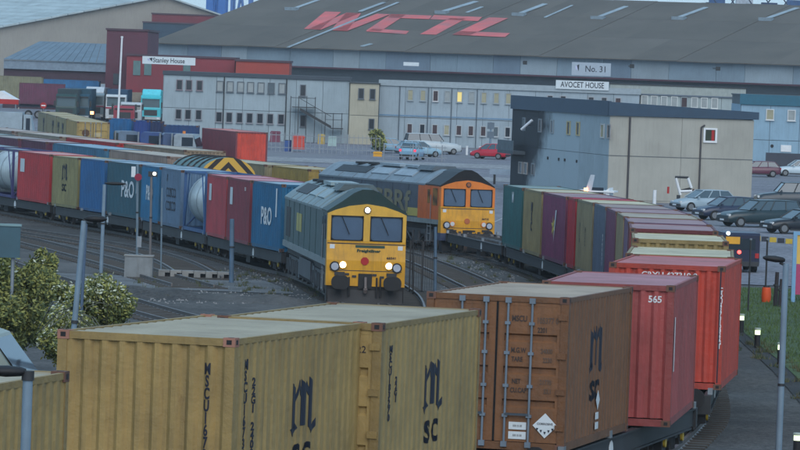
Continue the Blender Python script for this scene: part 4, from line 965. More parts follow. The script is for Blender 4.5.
    for u, g, f in ((517, 'grey', (.12, .14, .16)), (533, 'dark', (.2, .22, .24)), (545, 'grey', (.28, .32, .34)), (561.5, 'dark', (.45, .38, .2)), (571, 'dark', (.45, .38, .2)), (595.5, 'cream', (.5, .5, .48)), (605.5, 'dark', (.35, .32, .3))): wslot(u, g, f)
    for u in (515, 520): wslot(u, 'grey', (.35, .38, .4), 1.7, .9, 1.2)
    wslot(527.5, 'dark', (.2, .22, .24), 1.7, .9, 1.0)
    for u in (542, 553, 559, 571): a = along(u); part('vent', MB().box(-.10, -.03, a-.12, a+.12, 2.55, 2.75), M_black, LWp)
    a0, a1 = along(519), along(503); part('canopy', MB().box(-1.0, -.03, a0, LL+.4, 2.7, 2.95), mat('canopy_dark', (.07, .09, .11), .7, dirt=.4), LWp)
    part('balcony_rail', MB().box(-1.0, -.95, a0, LL+.4, 2.95, 3.7), mat('canopy_rail', (.10, .13, .15), .7, dirt=.4), LWp)
    # right wall: window and pipes
    def ru(u): return (W(u, 130, 311).x-cpt.x)
    x = ru(714.2); f = MB(); annulus(f, [(x-.50, 4.98), (x+.50, 4.98), (x+.50, 6.0), (x-.50, 6.0)], [(x-.36, 5.12), (x+.36, 5.12), (x+.36, 5.88), (x-.36, 5.88)], -.12, -.03)
    o = part('window', f, M_white, RWp, loc=(0, 0, -.58)); pn = part('pane', MB().box(x-.36, x+.36, -.06, -.035, 5.12, 5.88), mat('pane_olive', (.04, .05, .03), .15), o)
    part('curtain', MB().box(x+.1, x+.3, -.075, -.062, 5.13, 5.86), M_red, o)
    x = ru(629.5); pp = MB().tube((x, -.1, .2), (x, -.1, 6.0), .07, 8); part('downpipe', pp, mat('pipe_brown', (.06, .055, .06), .6), RWp)
    x = ru(704.5); pp = MB().tube((x, -.1, 1.0), (x, -.1, 5.45), .06, 8); pp.tube((x, -.1, 5.45), (x+.25, -.1, 5.6), .06, 8); part('downpipe', pp, mat('pipe_brown', (.06, .055, .06), .6), RWp)
    part('floor_band', MB().box(0, LR, -.045, -.03, 3.27, 3.33), mat('seam', (.14, .15, .15), .7), RWp)
    return t
corner_block()
a, b = W(522.5, 129.5, 331), W(533, 120, 331)
t = thing('tube_lamp', 'pale slanted tube lamp on the soot blackened corner', 'lamp', Matrix.Translation((a.x-.1, 330.3, a.z)))
part('tube', MB().tube((0, 0, 0), (b.x-a.x, -.5, b.z-a.z), .10, 10), mat('tube_pale', (.75, .78, .82), .4), t); part('bracket', MB().tube((.35, -.25, .32), (.9, 2.2, .3), .03, 6), M_dark, t)

# big warehouse with lettered roof
def warehouse():
    P0 = Vector((-41.8, 740)); ex = Vector((38, -20)).normalized(); ey = Vector((20, 38)).normalized(); LX = 190; half = 43; ze, zr = 11.3, 20.9
    M = Matrix(((ex.x, -ex.y, 0, P0.x), (ex.y, ex.x, 0, P0.y), (0, 0, 1, 0), (0, 0, 0, 1)))
    t = thing('warehouse', 'huge grey warehouse with red WCTL letters on its roof', 'warehouse', M)
    rm = mat('warehouse_roof', srgb(92, 86, 78), .85, dirt=.45, scale=.10, streak=.0); wm = mat('warehouse_wall', srgb(128, 146, 158), .7, dirt=.25, scale=.2, streak=.25)
    sl = (zr-ze)/half
    def slab(x0, x1, d0, d1, m, nm, h=.05, parent=None, base=0.0):
        vs = [(x, y, ze+y*sl+base+k) for k in (0, h) for x, y in ((x0, d0), (x1, d0), (x1, d1), (x0, d1))]
        return part(nm, MB().add(vs, [(3, 2, 1, 0), (4, 5, 6, 7), (0, 1, 5, 4), (1, 2, 6, 5), (2, 3, 7, 6), (3, 0, 4, 7)]), m, parent or t)
    # roof in sheets, uneven in level
    n = 24; w_ = LX/n
    for i in range(n):
        for j in range(3):
            d0 = -1.2 if j == 0 else half*j/3+.05
            slab(i*w_+.02, (i+1)*w_-.02, d0, half*(j+1)/3, rm, 'roof_panel', .12, base=.03*((i*7+j*3) % 3))
    part('back_roof', MB().add([(0, half, zr), (LX, half, zr), (LX, 2*half, ze), (0, 2*half, ze), (0, half, zr-.1), (LX, half, zr-.1), (LX, 2*half, ze-.1), (0, 2*half, ze-.1)], [(0, 1, 2, 3), (4, 5, 6, 7), (0, 1, 5, 4), (1, 2, 6, 5), (2, 3, 7, 6), (3, 0, 4, 7)]), rm, t)
    part('gable_wall', MB().add([(.1, 0, 0), (.1, 2*half, 0), (.1, 2*half, ze-.15), (.1, half, zr-.2), (.1, 0, ze-.1), (.4, 0, 0), (.4, 2*half, 0), (.4, 2*half, ze-.15), (.4, half, zr-.2), (.4, 0, ze-.1)], [(0, 1, 2, 3, 4), (5, 6, 7, 8, 9), (0, 1, 6, 5), (1, 2, 7, 6), (2, 3, 8, 7), (3, 4, 9, 8), (4, 0, 5, 9)]), wm, t)
    k = 0.4; i = 0
    pal = [wm, mat('warehouse_wall_pale', srgb(146, 160, 168), .7, dirt=.25, scale=.2, streak=.2), mat('warehouse_wall_dull', srgb(112, 130, 146), .7, dirt=.25, scale=.2, streak=.25)]
    while k < LX:
        q = min(LX, k+RND.choice((4.8, 6.4, 8.0))); part('wall_panel', MB().box(k+.03, q-.03, -.02*(i % 2), .2, 8.2, ze-.02), pal[(i*5) % 3 if i % 4 else 0], t); k = q; i += 1
    part('maroon_band', MB().box(.2, LX, -.25, .1, 7.95, 8.22), mat('maroon_band', (.07, .02, .035), .6), t)
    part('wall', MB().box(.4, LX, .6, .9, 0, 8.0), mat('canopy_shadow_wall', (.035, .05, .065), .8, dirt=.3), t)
    # skylight strips and vents, located by where they stand on the slope
    def onroof(u, v):
        lo, hi = 500, 1000
        for _ in range(50):
            m = (lo+hi)/2; p = W(u, v, m); q = Vector((p.x-P0.x, p.y-P0.y)); d = q.x*-ex.y+q.y*ex.x
            if p.z > ze+d*sl: lo = m
            else: hi = m
        p = W(u, v, lo); q = Vector((p.x-P0.x, p.y-P0.y)); return q.dot(ex), q.x*-ex.y+q.y*ex.x
    st = mat('skylight_strip', srgb(150, 164, 172), .5, dirt=.4, scale=.4)
    for (u0, v0, u1, v1, w_) in ((288, 49, 398, 4, .55), (294, 10, 318, 1.5, .8), (443, 13, 476, 3, 1.1), (467, 14, 482, 8.5, .6), (520, 15, 545, 5.5, 1.0), (545, 19, 572, 7, .45), (600, 18, 626, 8, .9), (680, 18.5, 706, 9, .9), (767, 20, 797, 9.5, .9), (360, 13, 384, 4, .8), (362, 48, 371, 45.5, .8)):
        a, b = onroof(u0, v0), onroof(u1, v1); d = Vector((b[0]-a[0], b[1]-a[1])); n = Vector((-d.y, d.x)).normalized()*w_/2; vs = []
        for h in (.16, .26):
            for p, sg in ((a, -1), (b, -1), (b, 1), (a, 1)): x, y = p[0]+n.x*sg, p[1]+n.y*sg; vs.append((x, y, ze+y*sl+h+.06))
        part('skylight', MB().add(vs, [(0, 1, 2, 3), (4, 5, 6, 7), (0, 1, 5, 4), (1, 2, 6, 5), (2, 3, 7, 6), (3, 0, 4, 7)]), st, t)
    for u, v in ((292, 10.5), (442, 14), (519, 16), (598, 19.5), (679, 20), (766, 21)):
        x, y = onroof(u, v); part('roof_vent', MB().box(x-1.1, x+1.1, y-.6, y+.6, ze+y*sl, ze+y*sl+.55), mat('vent_grey', srgb(130, 145, 155), .6, dirt=.3), t)
    # painted letters
    rl = bpy.data.materials.new('roof_letter_red'); rl.use_nodes = True
    rl = mat('roof_letters', srgb(204, 98, 98), .85, dirt=.55, scale=.35, dark=(.16, .17, .18))
    H0, H1 = None, None
    x0, d0 = onroof(308, 31); _, d1 = onroof(343, 13.8); xe, _ = onroof(512, 38.2)
    x0b, d0 = onroof(400, 35.5); _, d1 = onroof(440, 16.5)
    xs, _ = onroof(303, 31)
    def strokes(name, polys):
        mb = MB()
        for P in polys:
            vs = [(x, y, ze+y*sl+.225) for x, y in P]+[(x, y, ze+y*sl+.245) for x, y in P]; n = len(P)
            mb.add(vs, [tuple(range(n)), tuple(range(n, 2*n))]+[(i, (i+1) % n, n+(i+1) % n, n+i) for i in range(n)])
        part(name, mb, rl, t)
    def px(*pts): return [onroof(*p) for p in pts]
    strokes('lettering', [px((304, 30.2), (320, 30.9), (341, 13.5), (325, 12.9)), px((308, 30.4), (321, 31), (360, 14.7), (347, 14)), px((331, 31.4), (347, 32.2), (361, 14.8), (346, 14)), px((333, 31.6), (347, 32.3), (390, 15.7), (377, 15.1))])
    strokes('lettering', [px((366, 32), (380, 33), (406, 16), (391, 15.5)), px((366, 32.7), (406, 35.5), (409, 32.5), (373, 30)), px((391, 15.5), (432, 17), (429, 20.5), (388, 19))])
    strokes('lettering', [px((434, 16.5), (482, 18.5), (478, 22.5), (430, 20.5)), px((420, 35.5), (436, 36.1), (466, 20), (450, 19.5))])
    strokes('lettering', [px((452, 36), (470, 36.7), (508, 19.6), (489, 18.8)), px((452, 36), (505, 38.5), (510, 34.5), (460, 32.5))])
    return t, onroof
tW, onroof = warehouse()
sign_board('pale sign reading No. 31 on the warehouse wall', 572, 611, 62, 13, 652, 'No. 31', 1.25, .9, col=(.36, .42, .48), logo=True, tx=.62)
sign_board('small blank white board on the warehouse wall', 403.5, 419, 62, 3.6, 690, ' ', .3, 1)
for u, v, Y in ((525, 62.5, 662), (632, 66, 640), (718, 68.5, 625)):
    p = W(u, v, Y-9); t = thing('floodlight', {525: 'small dark floodlight on the warehouse wall left of the sign', 632: 'small dark floodlight just right of the numbered sign', 718: 'small dark floodlight at the far right of the warehouse wall'}[u], 'floodlight', Matrix.Translation(p))
    part('lamp_head', MB().box(-.3, .3, -.3, .3, -.3, .25), M_black, t); part('bracket', MB().box(-.1, .1, .3, 9, -.1, .1), M_dark, t)

# simple gabled / boxy buildings at upper left
def blockb(name, label, u0, u1, vt, Y, dep, col, roofcol=None, bottom=0, cat='building', dirt=.25):
    a = W(u0, vt, Y); b = W(u1, vt+(u1-u0)*.0365, Y); t = thing(name, label, cat, Matrix.Translation((a.x, Y, bottom)))
    wm = mat(label[:16].replace(' ', '_'), srgb(*col), .8, dirt=dirt, scale=.3, streak=.2); wd = b.x-a.x; H = a.z-bottom
    part('wall', MB().box(0, wd, 0, dep, 0, H), wm, t)
    part('roof', MB().box(-.15, wd+.15, -.15, dep+.15, H, H+.25), mat('roofedge_%d' % (roofcol or (60, 60, 60))[0], srgb(*(roofcol or (80, 60, 70))), .7, dirt=.3), t)
    return t, wd, H
# brick red block with cream band and sign
YB = 560
t, wd, H = blockb('brick_building', 'tall dark red brick building at upper left', 107, 148, 30, YB+8, 25, (98, 56, 70))
for i in range(3): part('window', MB().box(1+i*1.6, 1.9+i*1.6, -.06, .0, 5.2, 6.6), M_glass, t)
blockb('brick_building', 'brick red upper storey behind the tall brick building', 152, 232, 14, 860, 20, (120, 52, 62))
blockb('brick_building', 'dark blue grey flat roofed box beside the brick upper storey', 143, 200, 22.5, 850, 8, (54, 72, 88))
t, wd, H = blockb('brick_building', 'low red brick building under the white house sign', 127, 235, 55.5, YB, 12, (136, 58, 66))
part('cream_band', MB().box(-.05, 8, -.06, 0, 3.0, 4.4), mat('cream_band', srgb(150, 140, 125), .8, dirt=.3), t)
for u in (137, 148, 187): p = W(u, 68, YB); part('window', MB().box(p.x-W(127, 60, YB).x-.45, p.x-W(127, 60, YB).x+.45, -.08, 0, p.z-.9, p.z+.9), mat('pane_teal', (.12, .2, .2), .2), t)
blockb('brick_building', 'orange red brick block beside the dark loading canopy', 236, 289.5, 61, YB-6, 12, (158, 68, 58))
sign_board('white sign reading Stanley House on the brick building', 142.5, 195.5, 56, 7.6, YB-8, 'Stanley House', .8, .85, logo=True, tx=.5)
# beige gabled shed
def shed():
    Y = 880; P = lambda u, v: W(u, v, Y)
    # gable end facing the camera: apex at (165,0), right eave (232,20), left slope runs along the roof of the shed
    t = thing('shed', 'large beige shed with pale ribbed roof at the upper left corner', 'shed', Matrix.Translation((P(168, 0).x, Y, 0)))
    o = t.location; ap = P(166, -3); rt = P(240, 22); lf = P(-190, 63)
    pts = [(lf.x-o.x, 0), (lf.x-o.x, lf.z), (ap.x-o.x, ap.z), (rt.x-o.x, rt.z), (rt.x-o.x, 0)]
    part('gable_wall', MB().prism(pts, 'y', 0, .5), mat('shed_beige', srgb(150, 146, 138), .8, dirt=.2, scale=.15, streak=.25), t)
    rm = mat('shed_roof', srgb(168, 182, 184), .6, dirt=.35, scale=.3)
    d = Vector((ap.x-lf.x, ap.z-lf.z)); n = 22
    for i in range(n):   # ribbed sheets of the left slope, each its own piece
        a = Vector((lf.x-o.x, lf.z))+d*(i/n); b = Vector((lf.x-o.x, lf.z))+d*((i+.93)/n)
        part('roof_sheet', MB().add([(a.x, -1, a.y), (b.x, -1, b.y), (b.x-70, 70, b.y+0), (a.x-70, 70, a.y), (a.x, -1, a.y+.3), (b.x, -1, b.y+.3), (b.x-70, 70, b.y+.3), (a.x-70, 70, a.y+.3)], [(0, 1, 2, 3), (4, 5, 6, 7), (0, 1, 5, 4), (1, 2, 6, 5), (2, 3, 7, 6), (3, 0, 4, 7)]), rm, t)
    a, b = Vector((ap.x-o.x, ap.z)), Vector((rt.x-o.x, rt.z)); part('right_roof', MB().add([(a.x, -1, a.y), (b.x, -1, b.y), (b.x-70, 70, b.y), (a.x-70, 70, a.y), (a.x, -1, a.y+.3), (b.x, -1, b.y+.3), (b.x-70, 70, b.y+.3), (a.x-70, 70, a.y+.3)], [(0, 1, 2, 3), (4, 5, 6, 7), (0, 1, 5, 4), (1, 2, 6, 5), (2, 3, 7, 6), (3, 0, 4, 7)]), rm, t)
shed()
def lowshed():
    Y = 610; P = lambda u, v: W(u, v, Y); t = thing('low_shed', 'low grey shed with a hipped ribbed roof left of the brick building', 'shed', Matrix.Translation((P(8, 60).x, Y, 0)))
    o = t.location; e0, e1 = P(4, 59.5), P(112, 64); r0, r1 = W(40, 42, Y+22), W(112, 45, Y+22); f0 = P(4, 68)
    rm = mat('lowshed_roof', srgb(104, 122, 136), .7, dirt=.3, scale=.3)
    n = 14
    for i in range(n):
        k0, k1 = i/n, (i+.94)/n; A = e0.lerp(e1, k0)-o; B = e0.lerp(e1, k1)-o; C_ = r0.lerp(r1, k1)-o; D_ = r0.lerp(r1, k0)-o
        A.y -= .4; B.y -= .4
        part('roof_sheet', MB().add([A, B, C_, D_]+[v+Vector((0, 0, .12)) for v in (A, B, C_, D_)], [(0, 1, 2, 3), (4, 5, 6, 7), (0, 1, 5, 4), (1, 2, 6, 5), (2, 3, 7, 6), (3, 0, 4, 7)]), rm, t)
    L_ = e0-o; LL2 = L_+Vector((-3.5, 20, -.4)); part('hip_roof', MB().add([L_, r0-o, LL2+Vector((0, 12, 0))], [(0, 1, 2)]), rm, t)
    a, b = e0-o, e1-o; part('fascia', MB().box(a.x, b.x, -.2, 0, a.z-1.2, a.z-.05), mat('lowshed_fascia', srgb(124, 140, 154), .7, dirt=.3), t)
    part('wall', MB().box(a.x, b.x, .2, 20, 0, a.z-.2), mat('lowshed_wall', (.06, .03, .045), .8, dirt=.3), t)
lowshed()
# harbour cranes and gantries beyond the warehouse
def lattice(mb, a, b, w_, n, r=.25):
    a, b = Vector(a), Vector(b); u = Vector((0, 0, 1)) if abs((b-a).normalized().z) < .9 else Vector((0, 1, 0)); s = (b-a).cross(u).normalized()*w_; u = s.cross(b-a).normalized()*w_
    c = [s/2+u/2, s/2-u/2, -s/2-u/2, -s/2+u/2]
    for k in c: mb.tube(a+k, b+k, r, 4)
    for i in range(n):
        p, q = a.lerp(b, i/n), a.lerp(b, (i+1)/n)
        for j in range(4): mb.tube(p+c[j], q+c[(j+1) % 4], r*.6, 4)
def crane(label, u0, u1, Y, zt, col, boom=None, legs=(0, 1), leg_w=1.5, gz=None):
    a, b = W(u0, 0, Y), W(u1, 0, Y); m = mat('crane_%d' % col[2], srgb(*col), .5, dirt=.2); t = thing('harbour_crane', label, 'crane', Matrix.Translation((a.x, Y, 1)))
    wd = b.x-a.x
    for x in (0, wd):
        for y in (0, 14): part('leg', MB().box(x-leg_w/2, x+leg_w/2, y-leg_w/2, y+leg_w/2, 0, zt), m, t)
    mb = MB(); mb.tube((0, 0, 8), (wd, 0, zt-4), .35, 6); mb.tube((wd, 0, 8), (0, 0, zt-4), .35, 6); mb.tube((0, 0, zt*.6), (0, 14, zt*.3), .3, 6); part('brace', mb, m, t)
    for y in (0, 14): part('crossbeam', MB().box(-1, wd+1, y-.7, y+.7, zt-1.5, zt), m, t)
    mb = MB(); lattice(mb, (wd/2, -35, zt+2), (wd/2, 40, zt+2), 3, 14); part('boom', mb, m, t)
    part('machine_house', MB().box(wd/2-3, wd/2+3, 4, 12, zt+.2, zt+4.5), mat('crane_house', srgb(190, 195, 200), .6), t)
crane('blue harbour crane with thick legs left of the warehouse roof', 210, 222, 980, 42, (44, 104, 176), leg_w=1.6)
crane('slimmer blue harbour crane seen through its braces beside the thick legged one', 232, 250, 1080, 44, (70, 110, 170), leg_w=.7)
def girder(label, u0, u1, v, Y, h, col, bits):
    a, b = W(u0, v, Y), W(u1, v+(u1-u0)*.03, Y); t = thing('gantry_girder', label, 'gantry', Matrix.Translation((a.x, Y, 0)))
    m = mat('gantry_%d' % col[0], srgb(*col), .6, dirt=.3); mb = MB(); lattice(mb, (0, 0, a.z), (b.x-a.x, 0, b.z), h, max(6, int((b.x-a.x)/3)), .28); part('truss', mb, m, t)
    for k in (0.02, .5, .98): x = (b.x-a.x)*k; part('leg', MB().box(x-.5, x+.5, -.5, .5, 0, a.z), m, t)
    for i in range(bits):
        x = (b.x-a.x)*(i+.5)/bits; part('machine_box', MB().box(x-RND.uniform(.8, 1.8), x+RND.uniform(.8, 1.8), -1, 1, a.z-1.2, a.z+RND.uniform(.3, 1.6)), paint('bx%d' % (i % 3), ((60, 100, 150), (190, 200, 210), (50, 70, 110))[i % 3]), t)
girder('blue and white machinery on a gantry behind the middle of the warehouse ridge', 418, 532, 0, 900, 3.2, (50, 84, 130), 9)
girder('pale grey gantry behind the warehouse ridge right of the machinery', 535, 600, 4.5, 880, 2.0, (120, 130, 140), 4)
girder('thin blue gantry behind the left part of the warehouse ridge', 338, 416, -1.5, 905, 1.6, (70, 110, 150), 3)
girder('dark lattice boom above the right end of the warehouse ridge', 706, 830, 2.2, 860, 5.0, (46, 60, 86), 5)

# ------------------------------------------------------------------ road vehicles
def wheel(parent, x, y, r, wd=.2, out=1):
    t = MB(); t.tube((x-wd/2, y, r), (x+wd/2, y, r), r, 18); o = part('wheel', t, M_rubber, parent)
    q = MB(); xx = x+out*wd/2; q.tube((xx-.01*out, y, r), (xx+.012*out, y, r), r*.62, 14); part('rim', q, mat('rim', (.20, .21, .22), .4, metal=.3, dirt=.2), o); return o
def car(label, x, y, th, col, L=4.1, Wd=1.7, H=1.44, kind='hatch', lights=False, tail=False, z=None, group=None):
    """local y = towards the nose"""
    t = thing('parked_car', label, 'car', frameM(x, y, zg(y)+.03 if z is None else z, th), group)
    pm = mat('carpaint_%d_%d_%d' % col, srgb(*col), .28, dirt=.12, spec=.6, scale=1.5); hw = Wd/2; h = L/2
    # side outline of lower body: y -> belt height
    belt = .92 if kind != 'suv' else 1.05
    K = {'hatch': [(-h, .50, .72), (-h+.05, .3, .92), (-h+.3, .25, 1.0), (-.3, .22, .93), (.75, .22, .90), (1.0, .24, .86), (h-.45, .24, .76), (h-.1, .26, .64), (h, .36, .56)]}
    st = K['hatch']; rings = []
    kz = H/1.44
    for yy, zb, zt in st:
        yy = yy*1.; zt *= kz; w0 = hw*(1-.10*max(0, (abs(yy)-h+.5)/.5)); rings.append([(-w0*.96, yy, zb), (-w0, yy, zb+.16), (-w0, yy, (zb+zt)/2+.05), (-w0*.93, yy, zt), (-w0*.6, yy, zt+.03), (w0*.6, yy, zt+.03), (w0*.93, yy, zt), (w0, yy, (zb+zt)/2+.05), (w0, yy, zb+.16), (w0*.96, yy, zb)])
    part('body', MB().loft(rings), pm, t)
    # glasshouse
    yb, yr0, yr1, yf = {'hatch': (-h+.12, -h+.55, .25, 1.0), 'estate': (-h+.10, -h+.32, .35, 1.05), 'suv': (-h+.08, -h+.22, .5, 1.0), 'saloon': (-h+.75, -h+1.3, .2, .95)}[kind]
    zb = .93*kz; zt = H; a = hw*.92; b = hw*.74
    gl = MB(); gl.add([(-a, yb, zb), (a, yb, zb), (a, yf, zb-.02), (-a, yf, zb-.02), (-b, yr0, zt-.03), (b, yr0, zt-.03), (b, yr1, zt-.03), (-b, yr1, zt-.03)], [(0, 1, 2, 3), (4, 5, 6, 7), (0, 1, 5, 4), (1, 2, 6, 5), (2, 3, 7, 6), (3, 0, 4, 7)])
    part('glass', gl, mat('car_glass', (.05, .08, .10), .08, spec=.9, dirt=0), t)
    rf = MB(); rf.loft([[(-b-.02, yr0-.06, zt-.05), (-b*.8, yr0-.06, zt), (b*.8, yr0-.06, zt), (b+.02, yr0-.06, zt-.05)], [(-b-.02, (yr0+yr1)/2, zt-.02), (-b*.8, (yr0+yr1)/2, zt+.03), (b*.8, (yr0+yr1)/2, zt+.03), (b+.02, (yr0+yr1)/2, zt-.02)], [(-b-.02, yr1+.05, zt-.05), (-b*.8, yr1+.05, zt), (b*.8, yr1+.05, zt), (b+.02, yr1+.05, zt-.05)]])
    part('roof', rf, pm, t)
    for s in (-1, 1):
        q = MB()
        for (y0, y1) in ((yf, yr1), (yb, yr0)): q.tube((s*a, y0, zb), (s*b, y1, zt-.03), .035, 5)
        for k in ((.36, .66) if kind != 'estate' else (.3, .6, .8)):
            y0 = yb+(yf-yb)*k; y1 = yr0+(yr1-yr0)*k; q.tube((s*a, y0, zb), (s*b, y1, zt-.03), .04, 5)
        part('pillar', q, pm if kind != 'suv' else M_dark, t)
        for yy in (-h+.75, h-.78): wheel(t, s*(hw-.09), yy, .31, .2, s)
        hl = MB(); hl.box(*sorted((s*(hw-.42), s*(hw-.1))), h-.16, h-.03, .56*kz, .68*kz); part('headlight', hl, mat('headlamp_glass', (.6, .62, .62), .15, dirt=0) if not lights else M_head, t)
        tl = MB(); tl.box(*sorted((s*(hw-.25), s*(hw-.04))), -h-.01, -h+.06, .70*kz, .90*kz); part('tail_light', tl, M_tail if tail else M_red, t)
        part('mirror', MB().box(*sorted((s*(hw+.0), s*(hw+.16))), .72, .82, .90*kz, 1.02*kz), pm, t)
        part('sill', MB().box(*sorted((s*(hw-.03), s*(hw+.004))), -h+1.1, h-1.15, .2, .30), M_dark, t)
    part('bumper', MB().box(-hw*.9, hw*.9, h-.06, h+.03, .30, .48), M_dark, t); part('bumper', MB().box(-hw*.9, hw*.9, -h-.03, -h+.05, .34, .52), M_dark, t)
    part('number_plate', MB().box(-.26, .26, h+.03, h+.045, .36, .46), M_sticker, t)
    return t
GC = 'cars parked in the yard'
th = rad(-112)
def gp(u, v): p = G(u, v); return p.x, p.y
x, y = gp(704, 212.5); car('silver car half hidden behind the dark blue hatchback', x, y+1.2, th, (150, 168, 178), H=1.42, group=GC)
x, y = gp(727, 221); car('dark blue hatchback parked between a silver car and a black estate', x, y+.6, th, (30, 40, 66), L=4.0, H=1.46, group=GC)
x, y = gp(760, 228); car('large dark green estate car behind the striped kerb', x, y+.7, th, (22, 44, 50), L=4.9, Wd=1.8, H=1.62, kind='estate', group=GC)
x, y = gp(801, 234.5); car('black car cut off by the right border, nose to the left', x, y+.4, th, (14, 20, 30), L=4.5, H=1.4, kind='saloon', group=GC)
x, y = gp(792, 210); car('dark off roader behind the green estate', x, y+2, rad(-95), (34, 48, 58), L=4.8, Wd=1.85, H=1.8, kind='suv', group=GC)
p = W(800, 174, 412); car('white estate car far back by the dark garage opening', p.x, 412, rad(-96), (180, 196, 204), L=4.6, H=1.5, kind='estate', group=GC)
p = W(770, 177, 402); car('plum car half hidden behind the beige wall at the far right', p.x-1, 405, rad(-96), (92, 40, 60), L=4.2, H=1.4, group=GC)
p = W(430, 150, 455); car('white off roader in front of the light blue block', p.x+.2, 452, rad(80), (176, 186, 190), L=5.6, Wd=2.0, H=2.0, kind='suv', group=GC)
p = W(412, 160, 425); car('pale blue car with glowing tail lights above the orange locomotive roof', p.x, 424, rad(12), (122, 162, 186), L=4.4, H=1.6, tail=True, group=GC)
p = W(425, 155, 438); car('silver blue hatchback beside the white off roader', p.x-.6, 439, rad(70), (140, 172, 188), L=4.4, H=1.5, group=GC)
p = W(488, 160, 440); car('small bright red hatchback beside the white bollards', p.x+.2, 440, rad(-70), (178, 24, 48), L=3.7, Wd=1.6, H=1.5, group=GC)
p = W(392, 158, 450); car('pale blue car nearly hidden left of the white off roader', p.x, 449, rad(85), (120, 158, 180), L=4.2, H=1.45, group=GC)

def lorry(label, u, vt, Y, col, stripe=None, boxcol=None, boxL=9., th=rad(180), Hc=3.3, deflector=None, lit=False):
    p = W(u, vt, Y); z0 = zg(Y)+.03; t = thing('lorry', label, 'lorry', frameM(p.x, Y, z0, th)); pm = mat('lorry_%d_%d_%d' % col, srgb(*col), .4, dirt=.15)
    # local y = forwards
    cb = MB(); cb.prism([(-2.0, .75), (-2.0, Hc-.15), (-1.8, Hc), (-.35, Hc), (-.05, Hc-.25), (.02, 1.9), (.10, 1.7), (.12, .55), (-1.0, .45)], 'x', -1.22, 1.22); part('cab', cb, pm, t)
    ws = MB(); ws.add([(-1.1, .045, 1.86), (1.1, .045, 1.86), (1.05, -.03, Hc-.38), (-1.05, -.03, Hc-.38), (-1.1, .015, 1.86), (1.1, .015, 1.86), (1.05, -.06, Hc-.38), (-1.05, -.06, Hc-.38)], [(0, 1, 2, 3), (4, 5, 6, 7), (0, 1, 5, 4), (1, 2, 6, 5), (2, 3, 7, 6), (3, 0, 4, 7)]); part('windscreen', ws, mat('lorry_glass', (.05, .08, .09), .1, spec=.8, dirt=0), t)
    part('grille', MB().box(-.8, .8, .12, .15, .85, 1.55), M_dark, t); part('bumper', MB().box(-1.22, 1.22, .05, .25, .38, .72), mat('lorry_bumper', (.4, .42, .42), .5), t)
    if stripe: part('stripe', MB().box(-1.23, 1.23, .115, .135, 1.58, 1.78), mat('stripe_%d' % stripe[0], srgb(*stripe), .5), t)
    part('sun_visor', MB().box(-1.1, 1.1, .0, .22, Hc-.42, Hc-.30), M_dark if not deflector else pm, t)
    if deflector:
        d = MB(); d.prism([(-1.9, Hc), (-1.9, Hc+.75), (-.5, Hc+.1), (-.5, Hc)], 'x', -1.1, 1.1); part('wind_deflector', d, mat('defl_%d' % deflector[0], srgb(*deflector), .4), t)
    for s in (-1, 1):
        part('headlight', MB().box(*sorted((s*.78, s*1.1)), .24, .27, .45, .65), M_sticker, t); part('mirror', MB().box(*sorted((s*1.25, s*1.48)), -.15, .0, 1.8, 2.5), M_dark, t)
        wheel(t, s*1.05, -.75, .5, .3, s)
        for yy in (-4, -boxL-.6, -boxL-1.9): wheel(t, s*1.05, yy, .5, .35, s)
    part('chassis', MB().box(-.45, .45, -boxL-2.4, -.5, .7, .98), M_dark, t)
    if boxcol: part('cargo_box', MB().box(-1.24, 1.24, -boxL-2.5, -2.4, 1.1, 3.9), mat('cargo_%d_%d' % boxcol[:2], srgb(*boxcol), .6, dirt=.2), t)
    return t
lorry('white lorry with red stripe and dark windscreen behind the white pole', 116, 100, 545, (190, 196, 198), stripe=(150, 50, 70), boxcol=(20, 62, 92))
lorry('bright turquoise lorry beside the left end of the pale blue block', 151, 100, 548, (60, 180, 190), boxcol=(50, 160, 170), deflector=(90, 205, 215))
lorry('dark teal lorry left of the one with the red stripe', 79, 105, 540, (24, 66, 84), boxcol=(26, 70, 88))
lorry('grey lorry with white roof between the dark teal and the white one', 94, 103, 552, (120, 140, 150), stripe=(130, 60, 80), boxcol=(100, 110, 118), deflector=(190, 196, 200))
lorry('light grey lorry partly hidden left of the turquoise one', 136, 103, 562, (160, 178, 180))
lorry('crimson lorry with pale roof behind the white and red striped one', 108, 97, 580, (150, 44, 60), boxcol=(120, 40, 56), deflector=(176, 182, 186))
lorry('dark green lorry at the left end of the lorry row', 66, 109, 535, (34, 62, 60), boxcol=(40, 60, 66))
lorry('small white lorry in front of the turquoise and grey ones', 131, 110, 530, (176, 184, 188), boxL=5., Hc=2.7)
lorry('crimson lorry low in front of the tan container', 124, 112, 528, (140, 40, 56), boxL=5., Hc=2.3)
p = W(92, 113.5, 520); t = thing('beacon', 'bright amber warning light in front of the lorries', 'beacon lamp', Matrix.Translation((p.x, 520, zg(520)))); part('post', MB().tube((0, 0, 0), (0, 0, p.z-zg(520)), .05, 6), M_dark, t); part('lamp', MB().tube((0, -.02, p.z-zg(520)-.1), (0, -.02, p.z-zg(520)+.25), .2, 10), M_amber, t)

